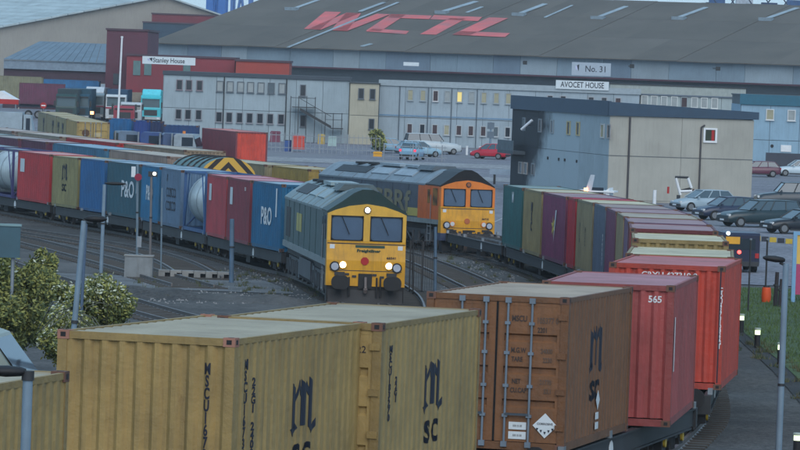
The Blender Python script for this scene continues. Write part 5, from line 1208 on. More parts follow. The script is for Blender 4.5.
def yardcont(label, u, v, Y, th, col, L=12.19, dz=None, top=None, H=2.591, **k):
    p = W(u, v, Y); z = p.z-H; return container(label, col, frameM(p.x, Y, z, th), L=L, H=H, group='containers standing in the yard', rust=.2, **k)
def trailer(label, M, L, group='road trailers under containers in the yard', z=None):
    t = thing('road_trailer', label, 'trailer', M, group)
    mb = MB()
    for x in (-.5, .5): mb.box(x-.08, x+.08, 0, L, -.35, -.02)
    for y in (.1, L*.3, L*.6, L-.15): mb.box(-1.15, 1.15, y-.08, y+.08, -.15, -.02)
    part('chassis', mb, mat('trailer_blue', (.03, .045, .09), .6, dirt=.4), t); h = M.translation.z-zg(M.translation.y)
    for s in (-1, 1):
        for y in (1.2, 2.4, 3.6): wheel(t, s*1.0, y, .48, .35, s)
        part('landing_leg', MB().box(s*.7-.06, s*.7+.06, L-2.7, L-2.5, -h, -.3), M_dark, t)
    for o in t.children:
        if o.name.startswith('wheel'): o.location = (0, 0, -h)
    part('rear_bar', MB().box(-1.2, 1.2, -.05, .05, -.65, -.45), mat('rear_bar_red', (.5, .45, .35), .5), t)
    return t
YR = (156, 138, 92); yth = rad(-8)
q0 = W(93.5, 122, 335); 
for i, (lab, c_) in enumerate((('sand coloured container with rusty round emblem on its doors, front of the back row', (168, 142, 84)), ('second sand coloured container of the back row', (140, 130, 92)), ('third sand coloured container of the back row', (136, 126, 94)), ('last sand coloured container of the back row', (130, 122, 94)))):
    M = frameM(q0.x+math.sin(yth)*12.5*i, 335+math.cos(yth)*12.5*i, q0.z-2.591, yth); c = container(lab, c_, M, L=12.19, group='containers standing in the yard', roof=(168, 158, 128), door=(i == 0), rust=.2)
    trailer('road trailer under the %s sand coloured container' % ('front', 'second', 'third', 'last')[i], M, 12.1)
    if i == 0:
        part('emblem', MB().tube((-.55, .012, 1.75), (-.55, .03, 1.75), .28, 14), mat('emblem_brown', (.10, .045, .02), .7), c); part('emblem', MB().box(.1, .6, .01, .03, 1.5, 1.8), mat('emblem_pale', (.45, .36, .2), .6), c)
    else: text('MSC', .7, M_text_dark, c, (-SIDE-.002, 4.0, 1.35), '-x', stack=True, sx=4., bold=.02)
    if i == 1: text('MSC', .7, M_text_dark, c, (-SIDE-.002, 9.5, 1.35), '-x', stack=True, sx=4., bold=.02)
p = W(252, 132, 335); M = frameM(p.x, 335, p.z-2.591, rad(-14.5)); container('maroon container with bright orange red ribbed end in the yard', (136, 62, 70), M, L=12.19, endcol=(206, 76, 58), roof=(186, 120, 116), group='containers standing in the yard', rust=.05)
trailer('road trailer under the maroon and orange red container', M, 12.1)
for i, (u0, u1, v, Y, c_, lab) in enumerate(((110, 134, 118, 352, (20, 96, 150), 'bright blue container on a trailer next to the sand coloured ones'), (134.5, 150, 120, 350, (24, 60, 130), 'royal blue container second from the sand coloured ones'), (151, 164, 121, 356, (28, 44, 84), 'navy container in the gap between the blue ones'), (164.5, 199, 124.5, 350, (28, 66, 116), 'blue container with a small white label pair beside the maroon one'))):
    a = W(u0, v, Y); b = W(u1, v+(u1-u0)*.036, Y); L_ = b.x-a.x; M = frameM(a.x, Y, a.z-2.591, math.pi/2)
    c = container(lab, c_, M, L=round(L_, 1), group='containers standing in the yard', roof=(110, 150, 180), rust=.05, H=2.591)
    trailer('road trailer under the %s' % lab.split(' on ')[0].split(' second')[0].split(' in ')[0].split(' with')[0], M, L_)
    if i == 3:
        for k in (0, 1): st = part('label_plate', MB().box(SIDE, SIDE+.01, L_*.58+k*.62, L_*.58+k*.62+.52, 1.3, 1.95), M_sticker, c); 
# small tractor units in front of the blue containers
for i, (u, v, c_, lab) in enumerate(((117, 141, (100, 118, 138), 'slate grey tractor unit in front of the bright blue container'), (143, 143, (44, 70, 120), 'blue tractor unit below the royal blue container'), (163, 146, (62, 82, 116), 'steel blue tractor unit below the navy container'), (178, 147, (150, 160, 166), 'pale grey tractor unit with orange lamp below the labelled container'))):
    Y = 338-i; p = W(u, v, Y); t = thing('tractor_unit', lab, 'lorry', frameM(p.x+1.2, Y, zg(Y)+.7, rad(90+RND.uniform(-14, 14)))); pm = mat('tractor_%d' % c_[0], srgb(*c_), .45, dirt=.3)
    cb = MB(); cb.prism([(-1.3, .7), (-1.3, 2.35), (-1.15, 2.5), (.1, 2.5), (.38, 1.6), (.45, .6)], 'x', -1.15, 1.15); part('cab', cb, pm, t)
    part('side_window', MB().box(1.15, 1.165, -.7, .15, 1.6, 2.25), M_glass, t); part('windscreen', MB().add([(-1, .43, 1.62), (1, .43, 1.62), (1, .16, 2.38), (-1, .16, 2.38)], [(0, 1, 2, 3)]), M_glass, t)
    part('chassis', MB().box(-.4, .4, -4.2, -1.2, .6, .9), mat('trailer_blue', (.03, .045, .09)), t); part('mudguard', MB().box(-1.2, 1.2, -3.7, -2.5, 1.05, 1.12), M_sticker, t); part('fifth_wheel', MB().box(-.5, .5, -3.4, -2.7, .9, 1.03), M_dark, t)
    part('exhaust_stack', MB().tube((.9, -1.5, .9), (.9, -1.5, 2.5), .08, 8), M_galv, t)
    for s in (-1, 1):
        for yy in (-.2, -3.1): wheel(t, s*1.0, yy, .48, .3, s)
    if i == 3: part('beacon', MB().tube((0, -.8, 2.5), (0, -.8, 2.7), .12, 8), mat('amber_dull', (.8, .25, .05), .4), t)
# far left clutter: stacked boxes, trailers
c = yardcont('plum container behind the lorries at far left', 19.5, 82.5, 550, rad(86), (104, 52, 76), L=5.6, roof=(92, 60, 70)); trailer('road trailer under the plum container at far left', c.matrix_world.copy(), 5.6)
c = yardcont('olive container stacked at the far left edge', -12, 75, 570, rad(88), (132, 130, 104), L=7.0, H=2.9, roof=(90, 90, 80))
c = yardcont('long sky blue container just above the plum one', 36, 78.5, 575, rad(90), (44, 110, 160), L=8.2, H=1.1, roof=(80, 140, 180))
yardcont('beige container behind the dark teal lorry', 64, 82, 590, rad(90), (160, 146, 124), L=9., roof=(150, 140, 120))
yardcont('tan container behind the turquoise lorry', 128, 83, 590, rad(90), (150, 138, 120), L=9, roof=(150, 140, 120))
def boxlorry(label, u0, u1, v, Y, col, h=2.2):
    a = W(u0, v, Y); b = W(u1, v, Y); z = zg(Y); L_ = b.x-a.x; t = thing('box_lorry', label, 'lorry', Matrix.Translation((a.x, Y, z)))
    part('cargo_box', MB().box(0, L_*.78, 0, 2.4, a.z-z-h, a.z-z), mat('boxl_%d' % col[0], srgb(*col), .6, dirt=.25), t)
    cb = MB(); cb.prism([(L_*.80, .6), (L_*.80, a.z-z-.2), (L_*.93, a.z-z-.25), (L_, 1.6), (L_, .6)], 'y', .1, 2.3); part('cab', cb, mat('boxl_%d' % col[0], srgb(*col)), t)
    part('side_window', MB().box(L_*.85, L_*.93, .08, .1, 1.7, a.z-z-.5), M_glass, t)
    part('chassis', MB().box(0, L_, .5, 1.9, .5, .9), M_dark, t); part('side_guard', MB().box(.8, L_*.7, .05, .1, .55, 1.05), M_orange, t)
    for x in (L_*.15, L_*.28, L_*.88):
        q = MB(); q.tube((x, .0, .48), (x, .3, .48), .48, 16); part('wheel', q, M_rubber, t)
boxlorry('white box lorry with orange side guard at the left edge', -18, 34, 111, 400, (150, 164, 172), 1.7)
p = W(-12, 99, 470); t = thing('awning', 'red and white awning roof at the left edge', 'awning', Matrix.Translation((p.x, 470, zg(470)))); z = p.z-zg(470)
part('canopy', MB().prism([(-1.5, z), (1.3, z+.9), (3, z)], 'y', 0, 4), M_white, t); part('valance', MB().box(-1.5, 3.2, -.05, 0, z-.45, z+.05), M_red, t)
for x in (-1.4, 2.9): part('post', MB().tube((x, .1, 0), (x, .1, z), .06, 6), M_galv, t)
p = W(43.5, 105.5, 470); t = thing('no_entry_sign', 'round red and white no entry sign in front of the plum container', 'road sign', Matrix.Translation((p.x, 470, zg(470)))); z = p.z-zg(470)
part('post', MB().tube((0, 0, 0), (0, 0, z), .05, 6), M_galv, t); part('disc', MB().tube((0, -.06, z), (0, -.1, z), .33, 16), M_red, t); part('bar', MB().box(-.22, .22, -.12, -.101, z-.06, z+.06), M_white, t)

# truck with mast and beacon in front of the corner block
p = W(604, 192, 290); z0 = zg(290); t = thing('flatbed_truck', 'white truck roof with glowing amber beacon behind the right hand containers', 'truck', frameM(p.x, 290, z0, rad(100)))
cb = MB(); cb.prism([(-1.3, .6), (-1.3, p.z-z0), (.1, p.z-z0), (.45, 1.5), (.5, .6)], 'x', -1.0, 1.0); part('cab', cb, M_white, t); part('flatbed', MB().box(-1.05, 1.05, -5.4, -1.4, .85, 1.05), M_dark, t); part('side_window', MB().box(1.0, 1.015, -.9, .1, 1.5, p.z-z0-.2), M_glass, t)
q = W(588, 189.5, 290); r = W(593.5, 174.5, 290); zz = q.z-z0
part('mast', MB().add([(1.05, (q.x-p.x)-.05, zz-.1), (1.05, (r.x-p.x)-.05, r.z-z0), (1.05, (r.x-p.x)+.22, r.z-z0), (1.05, (q.x-p.x)+.35, zz-.1), (.95, (q.x-p.x)-.05, zz-.1), (.95, (r.x-p.x)-.05, r.z-z0), (.95, (r.x-p.x)+.22, r.z-z0), (.95, (q.x-p.x)+.35, zz-.1)], [(0, 1, 2, 3), (4, 5, 6, 7), (0, 1, 5, 4), (1, 2, 6, 5), (2, 3, 7, 6), (3, 0, 4, 7)]), mat('mast_pale', (.45, .5, .55), .5), t)
part('beacon', MB().tube((1.1, q.x-p.x, zz-.1), (1.1, q.x-p.x, zz+.12), .13, 12), M_amber, t); part('roof_bar', MB().box(-.9, 1.1, -1.6, .8, p.z-z0+.0, p.z-z0+.1), M_white, t)
for s in (-1, 1):
    for yy in (-.3, -4.2): wheel(t, s*.9, yy, .4, .25, s)
# tilted white frame on posts beside the beige wall
Y = 300; P = lambda u, v: W(u, v, Y); b0 = P(680, 214); t = thing('tilted_frame', 'white tilted metal frame with dark top bar standing by the beige wall', 'metal frame', Matrix.Translation((b0.x, Y, zg(Y)+.03))); o = t.location
def L3(u, v, dy=0): p = P(u, v); return (p.x-o.x, dy, p.z-o.z)
mb = MB(); mb.tube(L3(676, 178), L3(680.5, 195), .09, 6); mb.tube(L3(688, 178), L3(691.5, 188), .09, 6); mb.tube(L3(680, 191.5), L3(692, 191), .09, 6); part('frame', mb, M_white, t)
part('top_bar', MB().tube(L3(675, 177), L3(688.5, 177.5), .08, 6), M_dark, t); part('panel', MB().add([L3(681, 189.5), L3(691.5, 187), L3(691.5, 190), L3(681.5, 190.5)], [(0, 1, 2, 3)]), M_black, t)
part('post', MB().tube(L3(678.5, 195), (L3(678.5, 195)[0], 0, 0), .12, 8), M_dark, t); part('post', MB().tube(L3(693.5, 189), (L3(693.5, 189)[0], 0, 0), .07, 8), mat('post_brown', (.12, .07, .06), .7), t)
part('weight_box', MB().box(L3(672, 0)[0], L3(680, 0)[0], -.2, .3, L3(0, 200)[2]-.3, L3(0, 194)[2]-.3), M_dark, t); part('tail_lamp', MB().box(L3(675.5, 0)[0]-.07, L3(675.5, 0)[0]+.07, -.1, .1, L3(676, 190)[2]-.25, L3(676, 184)[2]-.2), M_red, t)
p = W(653, 197, 308); t = thing('bollard', 'short white post by the beige wall above the container roofs', 'bollard', Matrix.Translation((p.x, 306, zg(306)+.03))); part('post', MB().tube((0, 0, 0), (0, 0, p.z-zg(306)+.5), .12, 8), M_white, t)
# things along the far yard edge
def simple_post(name, label, cat, u, vt, vb, Y, r, m, group=None, capm=None):
    a = W(u, vt, Y); z0 = zg(Y); t = thing(name, label, cat, Matrix.Translation((a.x, Y, z0)), group); part('post', MB().tube((0, 0, 0), (0, 0, a.z-z0), r, 10), m, t)
    part('cap', MB().tube((0, 0, a.z-z0), (0, 0, a.z-z0+.06), r*1.15, 10), capm or m, t); return t
for u, lab in ((454, 'white bollard, leftmost of three by the light blue block'), (467, 'white bollard, middle of three by the light blue block'), (480, 'white bollard nearest the red hatchback')): simple_post('bollard', lab, 'bollard', u, 146+(u-454)*.036, 158, 452, .12, M_white, 'white bollards by the light blue block')
p = W(122, 38, 505); t = thing('flagpole', 'tall white pole in front of the lorries', 'pole', Matrix.Translation((p.x, 505, zg(505)))); part('pole', MB().tube((-.15, 0, 0), (0, 0, p.z-zg(505)), .13, 8, r2=.10), M_white, t); part('finial', MB().tube((0, 0, p.z-zg(505)), (0, 0, p.z-zg(505)+.2), .14, 8), M_white, t)
def grit(label, u0, u1, vt, vb, Y, m, cat, name, lid=None):
    a = W(u0, vt, Y); b = W(u1, vt, Y); c = W(u0, vb, Y); t = thing(name, label, cat, Matrix.Translation((a.x, Y, c.z))); wd = b.x-a.x; h = a.z-c.z
    part('box', MB().prism([(0, 0), (.06*wd, h*.8), (.94*wd, h*.8), (wd, 0)], 'y', 0, .9*wd), m, t); part('lid', MB().prism([(-.03, h*.8), (.1*wd, h), (.9*wd, h), (wd+.03, h*.8)], 'y', -.05, .95*wd), lid or m, t); return t
grit('yellow grit bin on the pavement before the light blue block', 373, 382.5, 151.5, 160.5, 432, mat('grit_yellow', srgb(222, 160, 40), .5, dirt=.15), 'grit bin', 'grit_bin')
grit('orange skip beside the blue drum under the outside stair', 292, 305, 135, 149, 440, mat('skip_orange', srgb(206, 72, 56), .6, dirt=.3), 'skip', 'skip')
grit('dull red crate right of the maroon container', 270, 281, 131, 142, 445, mat('crate_red', srgb(120, 60, 80), .6, dirt=.3), 'crate', 'crate')
grit('small yellow cabinet under the outside stair', 318, 325, 134, 144, 446, mat('cab_yellow', srgb(190, 160, 80), .6, dirt=.3), 'cabinet', 'cabinet')
grit('pale green cabinet right of the yellow one', 328, 337, 136, 146, 445, mat('cab_pale', srgb(160, 184, 180), .6, dirt=.3), 'cabinet', 'cabinet')
p = W(288, 148, 442); t = thing('drum', 'blue drum beside the orange skip', 'drum', Matrix.Translation((p.x, 441, zg(442)))); part('drum', MB().tube((0, 0, 0), (0, 0, 1.1), .4, 14), mat('drum_blue', srgb(60, 90, 150), .5), t); part('rim', MB().tube((0, 0, 1.1), (0, 0, 1.14), .42, 14), M_dark, t)
def fence(label, pts, Y, h, sp=.16, post=2.7, m=None, rails=(.25, .85), r=.03):
    a = W(pts[0], 150, Y); b = W(pts[1], 150, Y); t = thing('fence', label, 'fence', Matrix.Translation((a.x, Y, zg(Y)))); L_ = b.x-a.x; m = m or M_galv
    k = 0
    while k <= L_+.01: part('post', MB().box(k-.05, k+.05, 0, .1, 0, h), m, t); k += post
    for z in rails: part('rail', MB().box(0, L_, .1, .14, h*z-.03, h*z+.03), m, t)
    mb = MB(); k = .05
    while k < L_: mb.box(k-r, k+r, .0, .03, .05, h-.05); k += sp
    o = part('pales', mb, m, t); o['kind'] = 'stuff'
fence('grey palisade fence in front of the pale blue block', (236, 380), 436, 2.0, sp=.42, r=.022)
fence('low railing before the white off roader', (384, 447), 418, 1.6, sp=.8, r=.02)
a = W(491, 122, 448); t = thing('sign_post', 'grey post with small signs behind the red hatchback', 'sign post', Matrix.Translation((a.x, 448, zg(448)))); part('post', MB().tube((0, 0, 0), (0, 0, a.z-zg(448)), .1, 8), M_bluegrey, t)
for k in (0, .9): part('plate', MB().box(-.35, .35, -.14, -.11, a.z-zg(448)-.7-k, a.z-zg(448)-.05-k), mat('plate_slate', (.12, .16, .2), .6), t)
a = W(489, 190, 345); b = W(524, 190, 345); t = thing('barrier', 'long white crash barrier between the orange locomotive and the corner block', 'barrier', Matrix.Translation((a.x, 345, zg(345)+.03))); L_ = b.x-a.x+3
part('beam', MB().box(0, L_, 0, .3, .75, 1.15), mat('barrier_pale', srgb(160, 176, 190), .6, dirt=.2), t)
for k in (.3, 1.6, 2.9, 4.2): part('post', MB().box(k, k+.18, .05, .25, 0, .75), M_dark, t)

# striped kerb and yard furniture at right
a = gp(738, 239.5); b = gp(800, 245.5); n = 9; t = thing('striped_kerb', 'low kerb painted yellow and black in front of the dark cars', 'kerb', Matrix.Translation((a[0], a[1], zg(a[1])+.03)))
for i in range(n):
    k0, k1 = i/n, (i+1)/n; dx, dy = (b[0]-a[0])*1.15, (b[1]-a[1])*1.15
    part('kerb_block', MB().box(dx*k0+.01, dx*k1-.01, dy*k0-.2, dy*k0+.1, 0, .26), mat('kerb_yellow', srgb(200, 170, 60), .7, dirt=.3) if i % 2 == 0 else mat('kerb_black', (.03, .035, .05), .7), t)
def van(label, x, y, th, col, L, Wd, H, front=True, rear=None, z=None):
    t = thing('van', label, 'van', frameM(x, y, zg(y)+.03 if z is None else z, th)); pm = mat('van_%d' % col[0], srgb(*col), .4, dirt=.15); h = L/2
    prof = [(-h, .35), (-h, H-.1), (-h+.1, H), (h-1.9, H), (h-1.5, H-.12), (h-.85, H*.58), (h-.15, H*.47), (h, H*.35), (h, .3)]
    rings = []
    mb = MB(); mb.prism(prof, 'x', -Wd/2, Wd/2); part('body', mb, pm, t)
    part('windscreen', MB().add([(-Wd*.43, h-1.44, H-.17), (Wd*.43, h-1.44, H-.17), (Wd*.45, h-.82, H*.6), (-Wd*.45, h-.82, H*.6)], [(0, 1, 2, 3)]).add([(-Wd*.43, h-1.5, H-.17), (Wd*.43, h-1.5, H-.17), (Wd*.45, h-.9, H*.6), (-Wd*.45, h-.9, H*.6)], [(0, 1, 2, 3)]), M_glass, t)
    for s in (-1, 1):
        part('side_window', MB().prism([(h-2.2, H*.6), (h-2.2, H-.25), (h-1.65, H-.25), (h-1.05, H*.6)], 'x', s*Wd/2-.01, s*Wd/2+.012), M_glass, t)
        for yy in (-h+.9, h-.9): wheel(t, s*(Wd/2-.1), yy, .35, .22, s)
        part('headlight', MB().box(*sorted((s*Wd*.28, s*Wd*.46)), h-.02, h+.02, H*.36, H*.42), M_sticker, t); part('mirror', MB().box(*sorted((s*Wd/2, s*(Wd/2+.2))), h-1.25, h-1.15, H*.6, H*.72), M_dark, t)
    part('bumper', MB().box(-Wd*.48, Wd*.48, h-.05, h+.08, .3, .6), M_dark, t)
    if rear:
        part('rear_window', MB().box(-Wd*.38, Wd*.38, -h-.012, -h+.01, H*.58, H*.86), M_glass, t)
        part('yellow_panel', MB().box(-Wd*.42, -Wd*.04, -h-.03, -h-.012, H*.72, H*.90), mat('panel_yellow', srgb(222, 160, 40), .5), t)
        for s in (-1, 1): part('tail_light', MB().box(*sorted((s*Wd*.38, s*Wd*.48)), -h-.04, -h+.02, H*.38, H*.50), M_red, t)
        part('tail_light', MB().tube((-.08, -h-.05, H*.52), (-.08, -h-.02, H*.52), .085, 12), mat('brake_light', (1, .06, .05), emit=4), t)
        part('work_lamp', MB().tube((-.6, -h-.08, H-.03), (-.6, -h+.02, H-.03), .09, 12), mat('work_lamp', (.8, .95, 1.), emit=.9), t)
        part('rear_bumper', MB().box(-Wd*.48, Wd*.48, -h-.1, -h, .3, .5), M_dark, t)
    return t
x, y = gp(737, 273); van('dark blue works van with yellow panel and red light behind the bright red container', x, y+2.2, rad(176+180), (26, 34, 60), 4.2, 1.65, 1.75, rear=True)
p = W(0, 345, 82); van('white van at the lower left behind the mustard containers', p.x-1.0, 82, rad(96), (140, 150, 142), 5.0, 1.9, 2.38)
# gravel side: small light bollards
GBo = 'lit bollards along the gravel path'
def light_bollard(label, u, vt, vb):
    q = G(u, vb); h = W(u, vt, q.y).z-q.z; t = thing('light_bollard', label, 'light bollard', Matrix.Translation(q), GBo)
    part('post', MB().tube((0, 0, 0), (0, 0, h*.68), .085, 14), M_black, t); part('lamp_head', MB().tube((0, 0, h*.68), (0, 0, h*.9), .08, 14), mat('bollard_glow', (.86, 1, .62), emit=1.1), t); part('cap', MB().tube((0, 0, h*.9), (0, 0, h), .095, 14), mat('bollard_cap', (.5, .55, .45), .4), t)
light_bollard('lit bollard farthest away, right beside the bright red container', 741, 314, 333); light_bollard('lit bollard second nearest to the bright red container', 757, 328, 348.5); light_bollard('lit bollard just left of the grey lamp post', 780, 342.5, 365); light_bollard('lit bollard in the bottom right corner', 797, 433, 456)
# lamp post at right
Y = 85; a = W(787, 264, Y); t = thing('lamp_post', 'blue grey lamp post with dark flat head at the right border', 'lamp post', Matrix.Translation((a.x-.02, Y, zg(Y)))); h = a.z-zg(Y)
part('pole', MB().tube((0, 0, 0), (0, 0, h), .066, 12, r2=.058), M_bluegrey, t); part('collar', MB().tube((0, 0, h*.42), (0, 0, h*.42+.05), .068, 12), M_dark, t); part('arm', MB().tube((0, 0, h-.03), (-.12, 0, h+.02), .025, 8), M_dark, t)
mb = MB(); rings = []
for k, (w_, hh) in zip((-.44, -.38, -.2, -.06, -.02), ((.05, .02), (.10, .05), (.12, .065), (.09, .05), (.04, .03))): rings.append([(k, w_*math.cos(j*math.pi/5), h+.07+hh*math.sin(j*math.pi/5)+k*-.08) for j in range(10)])
part('lamp_head', mb.loft(rings), M_black, t)
# thin posts, timber stumps, orange barrel, hoarding
for u, vt, vb, r, lab in ((748, 240, 312, .03, 'thin dark fence post left of the orange barrel'), (765, 240, 303, .035, 'thin dark fence post right behind the orange barrel')):
    q = G(u, vb); a = W(u, vt, q.y); t = thing('fence_post', lab, 'fence post', Matrix.Translation(q)); part('post', MB().tube((0, 0, 0), (0, 0, a.z-q.z), r, 8), M_dark, t); part('cap', MB().tube((0, 0, a.z-q.z), (0, 0, a.z-q.z+.06), r*1.5, 8), M_galv, t)
q = G(766, 303); t = thing('barrel', 'orange barrel at the edge of the grass', 'barrel', Matrix.Translation(q)); mb = MB()
mb.loft([[(math.cos(a)*r, math.sin(a)*r, z) for a in [i*math.pi/8 for i in range(16)]] for z, r in ((0, .15), (.1, .17), (.3, .18), (.5, .165), (.58, .15))]); part('drum', mb, M_orange, t); part('lid', MB().tube((0, 0, .58), (0, 0, .64), .12, 12), M_dark, t)
for u, vt, vb, r, lab in ((775, 272, 307, .09, 'dark timber stump, tallest of three left of the hoarding'), (779.5, 279, 308, .08, 'dark timber stump between the two others'), (784, 276, 306, .07, 'dark timber stump nearest the hoarding')):
    q = G(u, vb); a = W(u, vt, q.y); t = thing('timber_post', lab, 'timber post', Matrix.Translation(q)); part('post', MB().tube((0, 0, 0), (.03, 0, a.z-q.z), r, 7, r2=r*.8), mat('old_timber', (.035, .03, .035), .9, dirt=.4), t); part('bracket', MB().tube((0, 0, (a.z-q.z)*.6), (.0, 0, (a.z-q.z)*.6+.06), r*1.15, 7), M_dark, t)
q = G(791, 303); a = W(791, 231.5, q.y); t = thing('hoarding', 'blue framed hoarding with yellow and pink panels at the right border', 'hoarding', Matrix.Translation(q)); h = a.z-q.z
mb = MB(); mb.box(0, .14, 0, .14, 0, h); mb.box(1.6, 1.74, 0, .14, 0, h); mb.box(.14, 1.6, 0, .14, h-.12, h-.0); part('frame', mb, mat('hoard_blue', srgb(120, 165, 200), .5, dirt=.2), t)
part('panel', MB().box(.14, 1.6, .05, .09, h*.55, h-.12), mat('hoard_yellow', srgb(224, 182, 92), .6, dirt=.15), t); part('panel', MB().box(.14, 1.6, .05, .09, h*.12, h*.545), mat('hoard_pink', srgb(176, 70, 108), .6, dirt=.15), t)
Y = 42; a = W(28, 374, Y); t = thing('lamp_post', 'pale lamp post with dark flat head in front of the lower left container', 'lamp post', Matrix.Translation((a.x, Y, zg(Y)))); h = a.z-zg(Y)
part('pole', MB().tube((0, 0, 0), (0, 0, h), .053, 14, r2=.048), M_bluegrey, t); part('collar', MB().tube((0, 0, h-.06), (0, 0, h+.03), .06, 12), M_dark, t)
mb = MB(); part('lamp_head', mb.loft([[(k, w_*math.cos(j*math.pi/5), h+.02+hh*math.sin(j*math.pi/5)) for j in range(10)] for k, w_, hh in ((-.42, .05, .02), (-.36, .10, .045), (-.2, .12, .055), (-.07, .09, .045), (-.02, .04, .03))]), M_black, t)
# ------------------------------------------------------------------ left side furniture
def pole(label, u0, v0, u1, v1, Y, r, m, head=None, name='lamp_post', cat='lamp post', base=None):
    a, b = W(u0, v0, Y), W(u1, v1, Y); d = (a-b); z0 = zg(Y); k = (z0-b.z)/d.z; foot = b+d*k; t = thing(name, label, cat, Matrix.Translation(foot)); top = a-foot
    part('pole', MB().tube((0, 0, 0), top, r, 12, r2=r*.92), m, t); part('collar', MB().tube(top*.55, top*.55+top.normalized()*.06, r*1.25, 12), M_dark, t)
    if head:
        hx = (W(head, v0, Y).x-a.x); mb = MB(); n = 7; rings = []
        for i in range(n):
            q = i/(n-1); ww = .04+.10*math.sin(math.pi*min(1, q*1.05+.02))**.6; hh = .02+.05*math.sin(math.pi*q)**.5 if 0 < q < 1 else .015
            rings.append([(top.x+hx*q, top.y+ww*math.cos(j*math.pi/5), top.z+.05+hh*math.sin(j*math.pi/5)) for j in range(10)])
        part('lamp_head', mb.loft(rings), M_black, t)
    return t, top
pole('leaning blue grey lamp post with a dark flat head in front of the bushes', 84, 221, 73.5, 334, 85, .058, M_bluegrey, head=107)
pole('darker pole right behind the leaning lamp post', 86, 224, 82, 300, 92, .035, mat('pole_darker', srgb(78, 98, 122), .5), name='pole', cat='pole')
q = G(101, 273); pole('upright blue grey lamp post in front of the dark teal container', 104.5, 184.5, 101, 273, q.y, .075, M_bluegrey, head=126)
t, top = pole('thin pole with a small red disc behind the concrete cabinet', 137.5, 164, 137, 262, 172, .05, mat('pole_mid', srgb(110, 128, 140), .5), name='signal_pole', cat='signal pole')
part('white_plate', MB().box(top.x-.22, top.x-.06, -.09, -.05, top.z-.5, top.z-.1), M_sticker, t); part('red_disc', MB().tube((top.x+.05, -.1, top.z-.5), (top.x+.05, -.05, top.z-.5), .14, 14), mat('disc_red', (.25, .01, .04), .5), t)
t, top = pole('thin pole with a lit white lamp behind the concrete cabinet', 151.5, 172, 150, 262, 171, .05, mat('pole_brown', srgb(112, 108, 108), .5), name='signal_pole', cat='signal pole')
part('lamp_box', MB().box(top.x-.12, top.x+.22, -.05, .1, top.z-.18, top.z+.02), M_dark, t); part('lens', MB().tube((top.x+.12, -.09, top.z-.06), (top.x+.12, -.05, top.z-.06), .07, 12), M_lamp, t)
pole('thin fence pole right of the concrete cabinet', 162, 188, 161, 268, 170, .032, mat('pole_mid', srgb(110, 128, 140), .5), name='pole', cat='pole')
pole('stout blue grey pole below the crimson containers', 232, 219, 231.5, 282.5, G(231.5, 283).y, .09, mat('pole_slate', srgb(84, 108, 130), .6, dirt=.4), name='pole', cat='pole')
pole('grey pole right of the yellow faced locomotive', 435.5, 227, 435, 292, 160, .06, mat('pole_slate', srgb(84, 108, 130), .6, dirt=.4), name='pole', cat='pole')
pole('dark thin pole left of the grey one beside the yellow faced locomotive', 413, 236, 413, 290, 161, .03, M_dark, name='pole', cat='pole')
# open mesh fence beside the locomotive
a, b = W(411, 240, 163), W(436, 241, 163); t = thing('mesh_fence', 'dark mesh fence panel right of the yellow faced locomotive', 'fence', Matrix.Translation((a.x, 163, zg(163)))); wd = b.x-a.x; h = a.z-zg(163)
for x in (0, wd/2, wd): part('post', MB().box(x-.03, x+.03, 0, .06, 0, h), M_dark, t)
for z in (.1, h): part('rail', MB().box(0, wd, 0, .05, z-.03, z), M_dark, t)
mb = MB(); k = 0
while k < wd: mb.box(k-.006, k+.006, .02, .03, .1, h); k += .08
o = part('wire_mesh', mb, M_dark, t); o['kind'] = 'stuff'
q = G(138, 278.5); wd = 28/F*q.y; hh = 22/F*q.y; t = thing('concrete_cabinet', 'pale concrete equipment cabinet between the two thin signal poles', 'cabinet', Matrix.Translation(q-Vector((wd/2, 0, 0))))
part('body', MB().box(0, wd, 0, .6, 0, hh), mat('cabinet_concrete', (.24, .26, .27), .8, dirt=.35, streak=.3), t); part('lid', MB().box(-.03, wd+.03, -.03, .63, hh, hh+.05), M_conc, t); part('door', MB().box(.05, wd*.46, -.02, 0, .05, hh-.06), mat('cabinet_concrete2', (.22, .24, .25), .8, dirt=.35), t); part('door', MB().box(wd*.52, wd-.05, -.02, 0, .05, hh-.06), mat('cabinet_concrete', (.24, .26, .27)), t)
part('meter_box', MB().box(wd*.42, wd*.58, -.02, .1, hh+.35, hh+.75), M_galv, t)
q = G(158, 277.5); r = G(228, 281); t = thing('cable_trough', 'low concrete cable trough with dark openings right of the cabinet', 'cable trough', Matrix.Translation(q)); dx = r.x-q.x; n = 6
for i in range(n):
    x0, x1 = dx*i/n, dx*(i+1)/n
    part('trough_slab', MB().box(x0+.01, x1-.01, 0, .5, .20, .29), M_conc, t); part('trough_side', MB().box(x0+.01, x0+.25, .0, .45, 0, .2), M_conc, t)
part('trough_inner', MB().box(0, dx, .2, .45, 0, .2), mat('trough_dark', (.05, .05, .055), .9), t)
# teal cabinet sign at left edge
Y = 96; a, b = W(-14, 223, Y), W(19.5, 258, Y); t = thing('roadside_sign', 'dark teal back of a sign at the left edge above the bushes', 'sign', Matrix.Translation((a.x, Y, zg(Y)))); z0 = zg(Y)
part('panel', MB().box(0, b.x-a.x, 0, .08, b.z-z0, a.z-z0-.05), mat('sign_teal', srgb(62, 92, 104), .6, dirt=.2), t); part('trim', MB().box(-.02, b.x-a.x+.02, -.02, .1, a.z-z0-.05, a.z-z0), mat('sign_trim', srgb(120, 150, 155), .5), t)
for x in (.15, b.x-a.x-.15): part('post', MB().tube((x, .12, 0), (x, .12, b.z-z0+.3), .04, 8), M_galv, t)
